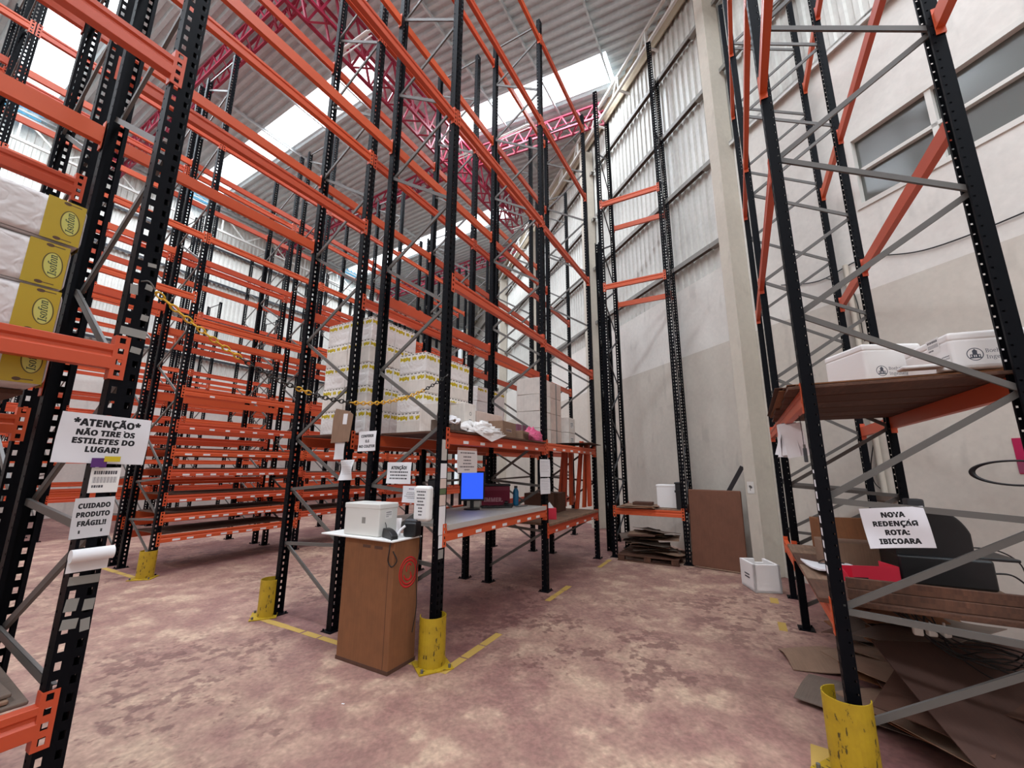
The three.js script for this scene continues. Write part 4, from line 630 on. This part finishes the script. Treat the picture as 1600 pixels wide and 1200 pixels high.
{ const t = thing('cardboard_sheet', 'large upright sheet of brown cardboard leaning beside the concrete column', 'cardboard', [-0.5, 0.004, -8.16], -0.2); t.rotation.order = 'YXZ'; t.rotation.x = -0.05; mesh('sheet', rbox(0.87, 1.31, 0.05, 0.022, 0, 0.655, 0, 3), std({ color: 0x7a5240, map: cardTex, roughness: 0.9 }), t); mesh('bottom_fold', rbox(0.8, 0.012, 0.05, 0.004, 0.02, 0.006, 0.045), M.cardPale, t); }
solo('steel_strut', 'dark steel strut leaning against the concrete column behind the cardboard', 'strut', bar([-0.42, 1.0, -8.36], [0.0, 1.72, -8.22], 0.07, 0.05), M.steelDark, [0, 0, 0]);
{ const t = thing('foam_box', 'open white foam box with a broken rim on the floor before the column', 'foam box', [0.08, 0, -7.24], 0.375), w = 0.355, d = 0.46, h = 0.37, k = 0.04;
  mesh('body', [rbox(w, 0.04, d, 0.008, 0, 0.02, 0), rbox(w, h, k, 0.008, 0, h / 2, d / 2 - k / 2), rbox(k, h, d, 0.008, -w / 2 + k / 2, h / 2, 0), rbox(k, h, d, 0.008, w / 2 - k / 2, h / 2, 0), rbox(w * 0.55, h, k, 0.008, -w * 0.22, h / 2, -d / 2 + k / 2), rbox(w * 0.45, h * 0.86, k, 0.008, w * 0.26, h * 0.43, -d / 2 + k / 2)], M.foam, t);
  mesh('hand_slot', box(0.002, 0.02, 0.16, -w / 2 - 0.0005, 0.2, 0), M.plasticGrey, t); mesh('hand_slot', box(0.002, 0.02, 0.16, -w / 2 - 0.0005, 0.16, 0), M.plasticGrey, t); }

// ---------------------------------------------------------------- right foreground rack
for (let i = 0; i < 9; i++) { const m = mesh('tape_patch', rbox(0.0014, 0.045, 0.05, 0.0005), M.paper, rackR); m.position.set(0.44 - 0.036 - 0.93, 1.08 + i * 0.068 * 1.1, -3.35 + 0.1 + 0.02); if (i > 7) m.scale.y = 0.5; }
{ const t = thing('wall_pipe', 'beige stained pipe with cables on the wall behind the right rack', 'pipe', wallPoint(2.2, 0.05, 0), THETA); mesh('pipe', cyl(0.035, 0.035, 3.2, 14, 0, 2.95, 0), M.concrete, t); mesh('foot', rbox(0.22, 0.1, 0.08, 0.02, 0, 1.33, 0), M.cardGrey, t);
  mesh('cable', tube([[-0.05, 2.0, -0.02], [-0.12, 1.7, -0.02], [-0.1, 1.5, -0.02], [0, 1.4, -0.02]], 0.006, 24), M.cable, t); mesh('cable', tube([[-1.0, 4.7, -0.03], [-0.4, 4.5, -0.03], [0.2, 4.55, -0.03], [0.9, 4.32, -0.03], [2.6, 4.35, -0.03]], 0.008, 40), M.cable, t); mesh('cable', tube([[-0.3, 4.5, -0.03], [0, 4.2, -0.03], [0.06, 3.4, -0.03]], 0.006, 24), M.cable, t); }
const R2 = 2.296;
for (const [x, z, w, d, turn, l] of [[0.99, -4.2, 0.42, 0.44, 0.42, 'white foam box with maker emblem on the upper right shelf, the left one'], [1.367, -3.73, 0.42, 0.5, 0.16, 'larger white foam box with emblem and shipping labels, on the upper right shelf']]) {
  const t = thing('foam_box', l, 'foam box', [x, R2, z], turn), h = x > 1.2 ? 0.24 : 0.34; mesh('body', rbox(w, h - 0.04, d, 0.025, 0, (h - 0.04) / 2, 0, 3), M.foam, t); mesh('lid', rbox(w + 0.002, 0.06, d + 0.002, 0.022, 0, h - 0.03, 0, 3), M.foam, t);
  printed('lettering', 0.26, 0.13, firmTex, t, [-w / 2 + 0.19, x > 1.2 ? 0.09 : 0.125, d / 2 + 0.0018]); if (x > 1.2) { printed('label', 0.13, 0.1, T.ship, t, [-w / 2 - 0.0015, 0.19, 0.1], [0, -Math.PI / 2, 0]); printed('label', 0.09, 0.05, T.ship, t, [-w / 2 - 0.0015, 0.08, 0.2], [0, -Math.PI / 2, 0]); } }
{ const t = thing('packing_strip', 'thin white foam strip lying before the two foam boxes', 'packing', [1.07, R2, -3.5], 0.1); mesh('strip', rbox(0.22, 0.022, 0.1, 0.01, 0, 0.04, 0), M.foam, t); mesh('edge', rbox(0.05, 0.05, 0.1, 0.012, 0.11, 0.025, 0), M.foam, t); }
{ const t = thing('foam_box', 'small white foam box at the far end of the right rack shelf', 'foam box', [0.5, 2.296, -5.15], 0.1); mesh('body', rbox(0.26, 0.2, 0.26, 0.03, 0, 0.1, 0, 3), M.foam, t); mesh('broken_patch', box(0.09, 0.05, 0.002, 0.03, 0.11, 0.1315), M.cardPale, t); }
{ const t = thing('hanging_papers', 'bundle of white papers hanging from the right rack shelf', 'papers', [0.4, 2.12, -4.75], -Math.PI / 2 + 0.5); for (let i = 0; i < 4; i++) { const m = mesh('sheet', paperSheet(0.21, 0.3, 0.02), M.paper, t); m.position.set(-0.1 + i * 0.09, -0.15 - 0.02 * (i % 2), 0.012 * i); m.rotation.set(0.08 * (i - 1), 0.25 * (i - 1.5), 0.06 * (i - 2)); } mesh('clip', rbox(0.06, 0.03, 0.03, 0.006, 0, -0.005, 0), M.plasticBlack, t); }
{ const t = thing('box_cutter', 'grey box cutter hanging on a string under the right rack shelf', 'cutter', [0.43, 2.23, -3.95]); mesh('string', tube([[0, 0, 0], [0.01, -0.2, 0.004], [0.012, -0.38, 0]], 0.0025, 10), M.cable, t); mesh('handle', rbox(0.026, 0.11, 0.016, 0.006, 0.014, -0.43, 0), M.plasticGrey, t); mesh('blade_guide', rbox(0.016, 0.035, 0.01, 0.002, 0.014, -0.365, 0), M.galv, t); }
sign('notice_sheet', 'white notice reading NOVA REDENÇÃO ROTA: IBICOARA on the right rack brace', 0.3, 0.23, T.nova, [0.765, 1.355, -3.325], 0.0, 0.1, 0.012);
{ const t = thing('line_printer', 'big black office printer on the lower shelf of the right rack', 'printer', [1.16, 0.892, -4.3], 0.06); mesh('base', rbox(0.5, 0.2, 0.4, 0.02, 0, 0.1, 0), M.plasticBlack, t);
  const s = new THREE.Shape(); s.moveTo(-0.24, 0); s.lineTo(0.16, 0); s.lineTo(0.16, 0.16); s.quadraticCurveTo(0.13, 0.26, 0.05, 0.3); s.lineTo(-0.24, 0.3); s.closePath(); const g = new THREE.ExtrudeGeometry(s, { depth: 0.34, bevelEnabled: true, bevelSize: 0.012, bevelThickness: 0.012, bevelSegments: 2 }); g.translate(0, 0.2, -0.17); mesh('cover', clean(g), M.plasticBlack, t);
  mesh('paper_tray', rbox(0.24, 0.02, 0.3, 0.006, 0.28, 0.2, 0), M.plasticBlack, t); mesh('top_part', rbox(0.1, 0.07, 0.1, 0.012, -0.04, 0.545, -0.02), M.plasticGrey, t);
  mesh('power_cable', tube([[0.25, 0.1, 0.1], [0.36, 0.1, 0.1], [0.44, 0.03, 0.1], [0.5, 0.01, 0.08]], 0.006, 24), M.cable, t); mesh('data_cable', tube([[0.2, 0.24, -0.1], [0.42, 0.22, -0.12], [0.52, 0.14, -0.14], [0.54, 0.01, -0.14]], 0.005, 24), M.cable, t); }
{ const t = thing('box_tray', 'bright red cut-open carton beside the black printer', 'box', [0.72, 0.892, -4.02], 0.35); mesh('body', [span(-0.15, 0.15, 0, 0.004, -0.1, 0.1), span(-0.15, 0.15, 0, 0.13, 0.096, 0.1), span(-0.15, 0.15, 0, 0.09, -0.1, -0.096), span(0.146, 0.15, 0, 0.13, -0.1, 0.1)], M.redBox, t); const s = new THREE.Shape(); s.moveTo(-0.1, 0); s.lineTo(0.1, 0); s.lineTo(0.1, 0.15); s.closePath(); const m = mesh('cut_side', clean(new THREE.ExtrudeGeometry(s, { depth: 0.004, bevelEnabled: false })), M.redBox, t); m.rotation.y = Math.PI / 2; m.position.x = -0.15; mesh('lettering', box(0.09, 0.045, 0.002, -0.1, 0.03, 0.1012), M.plasticBlack, t); }
{ const t = thing('carton', 'brown open carton behind the red one on the lower right shelf', 'box', [0.72, 0.892, -4.6], 0.1); mesh('body', rbox(0.4, 0.2, 0.3, 0.006, 0, 0.1, 0), M.cardPale, t); mesh('flap', box(0.4, 0.004, 0.18, 0, 0.27, -0.2), M.card, t).rotation.x = 1.0; }
{ const t = thing('carton', 'large brown carton against the wall at the far end of the lower right shelf', 'box', [0.86, 0.892, -5.42], 0.3); mesh('body', rbox(0.5, 0.3, 0.34, 0.008, 0, 0.15, 0), M.card, t); mesh('flap', box(0.5, 0.004, 0.16, 0, 0.36, -0.14), M.card, t).rotation.x = 1.2; }
{ const t = thing('foam_sheet', 'pale foam wrapping on the front of the lower right shelf', 'wrapping', [0.55, 0.895, -4.3], 0.2); mesh('sheet', bentSheet(0.3, 0.4, 0.05, 0.012), M.paper, t).position.y = 0.02; mesh('cable', tube([[-0.05, 0.04, 0.1], [0.05, 0.07, 0.05], [0.1, 0.05, -0.05], [0, 0.06, -0.1], [-0.08, 0.05, 0.0], [0.0, 0.06, 0.06]], 0.004, 40), M.cable, t); }
{ const t = thing('wall_sign', 'small crimson sign on the grey wall behind the right rack', 'sign', wallPoint(3.42, 0.004, 1.64), THETA); mesh('plate', rbox(0.34, 0.36, 0.01, 0.002, 0.15, 0.19, 0), std({ color: 0xb0164c, roughness: 0.5 }), t); mesh('lower_band', box(0.34, 0.11, 0.002, 0.15, 0.075, 0.006), std({ color: 0x8d3a56, roughness: 0.6 }), t); }
{ const t = thing('hose_loop', 'black hose loop hanging in front of the crimson wall sign', 'hose', wallPoint(3.2, 0.3, 1.66), THETA); const g = new THREE.TorusGeometry(0.19, 0.016, 10, 48); g.scale(1.7, 0.62, 1); g.translate(0.3, 0.0, 0); mesh('loop', clean(g), M.cable, t); mesh('bracket', span(0.46, 0.5, 0.1, 0.13, -0.3, 0.02), M.steelDark, t); }
for (let i = 0; i < 3; i++) solo('power_adapter', `white plug adapter hanging under the right rack's lower shelf, ${['left', 'middle', 'right'][i]} one`, 'adapter', [rbox(0.05, 0.06, 0.04, 0.01, 0, 0.03, 0), rbox(0.012, 0.03, 0.012, 0.004, 0, 0.07, 0)].reduce((a, b) => merge([a, b])), M.plasticPale, [0.88 + i * 0.07, 0.66, -3.75 - 0.02 * i], 0.3 * i);
{ const t = thing('cable_tangle', 'tangle of dark cables under the lower shelf of the right rack', 'cables', [1.15, 0, -3.8]); for (let i = 0; i < 12; i++) { const a = rr(-0.3, 0.3); mesh('cable', tube([[-0.3 + a * 0.4, 0.8, rr(-0.2, 0.1)], [-0.1 + rr(-0.1, 0.1), 0.62 + rr(-0.06, 0.06), rr(-0.1, 0.1)], [0.15 + rr(-0.15, 0.1), 0.58 + rr(-0.1, 0.06), rr(-0.15, 0.15)], [0.3 + rr(-0.1, 0.05), 0.66 + rr(-0.1, 0.06), rr(-0.1, 0.1)], [0.33, 0.8, rr(-0.2, 0.1)]], 0.0045, 30, 5), M.cable, t); } }
{ // cardboard heap below
  const hs = [bentSheet(0.8, 0.55, 0.06), bentSheet(0.6, 0.5, 0.12), bentSheet(0.95, 0.5, -0.05), bentSheet(0.55, 0.7, 0.03), bentSheet(0.7, 0.42, -0.12)], mats = [M.cardGrey, M.card, M.cardDark, M.cardPale];
  for (let i = 0; i < 34; i++) { const z = rr(-5.5, -3.75), o = solo('cardboard_sheet', `loose ${['grey-brown', 'mid-brown', 'dark brown', 'pale brown'][i % 4]} flattened carton in the heap under the right rack`, 'cardboard', hs[i % 5], mats[i % 4], [rr(0.85, 1.35), 0.06 + 0.012 * i + 0.02 * rnd(), z], rr(-1.5, 1.5), 'flattened cartons heaped under the right rack'); o.rotation.x = rr(-0.16, 0.16); o.rotation.z = rr(-0.2, 0.2); }
  const big = solo('cardboard_sheet', 'large dark flattened carton sliding off the front of the right heap', 'cardboard', bentSheet(0.95, 0.75, 0.04), std({ color: 0x4a3027, map: cardTex, roughness: 0.9 }), [1.2, 0.36, -3.72], 0.5); big.rotation.order = 'YXZ'; big.rotation.x = 0.6;  // big sheet's brown taken darker to paint in shade under the rack
  for (let i = 0; i < 4; i++) { const o = solo('cardboard_sheet', `flat carton lying on the floor at the foot of the right heap, ${['nearest', 'second', 'third', 'farthest'][i]}`, 'cardboard', hs[(i + 1) % 5], [M.cardPale, M.cardGrey, M.cardDark, M.cardPale][i], [[0.95, 0.7, 1.3, 0.52][i], [0.03, 0.05, 0.03, 0.05][i], [-3.15, -4.1, -2.95, -4.85][i]], [0.5, -0.3, 0.9, 0.2][i]); }
}
solo('paper_scrap', 'tiny white paper scrap on the floor in front of the tall brown box', 'paper', box(0.022, 0.001, 0.01), M.paper, [-2.71, 0.0012, -2.345], 0.3);
scene.traverse(o => { if (o.isMesh) { o.castShadow = true; o.receiveShadow = true; } });
renderer.render(scene, camera);
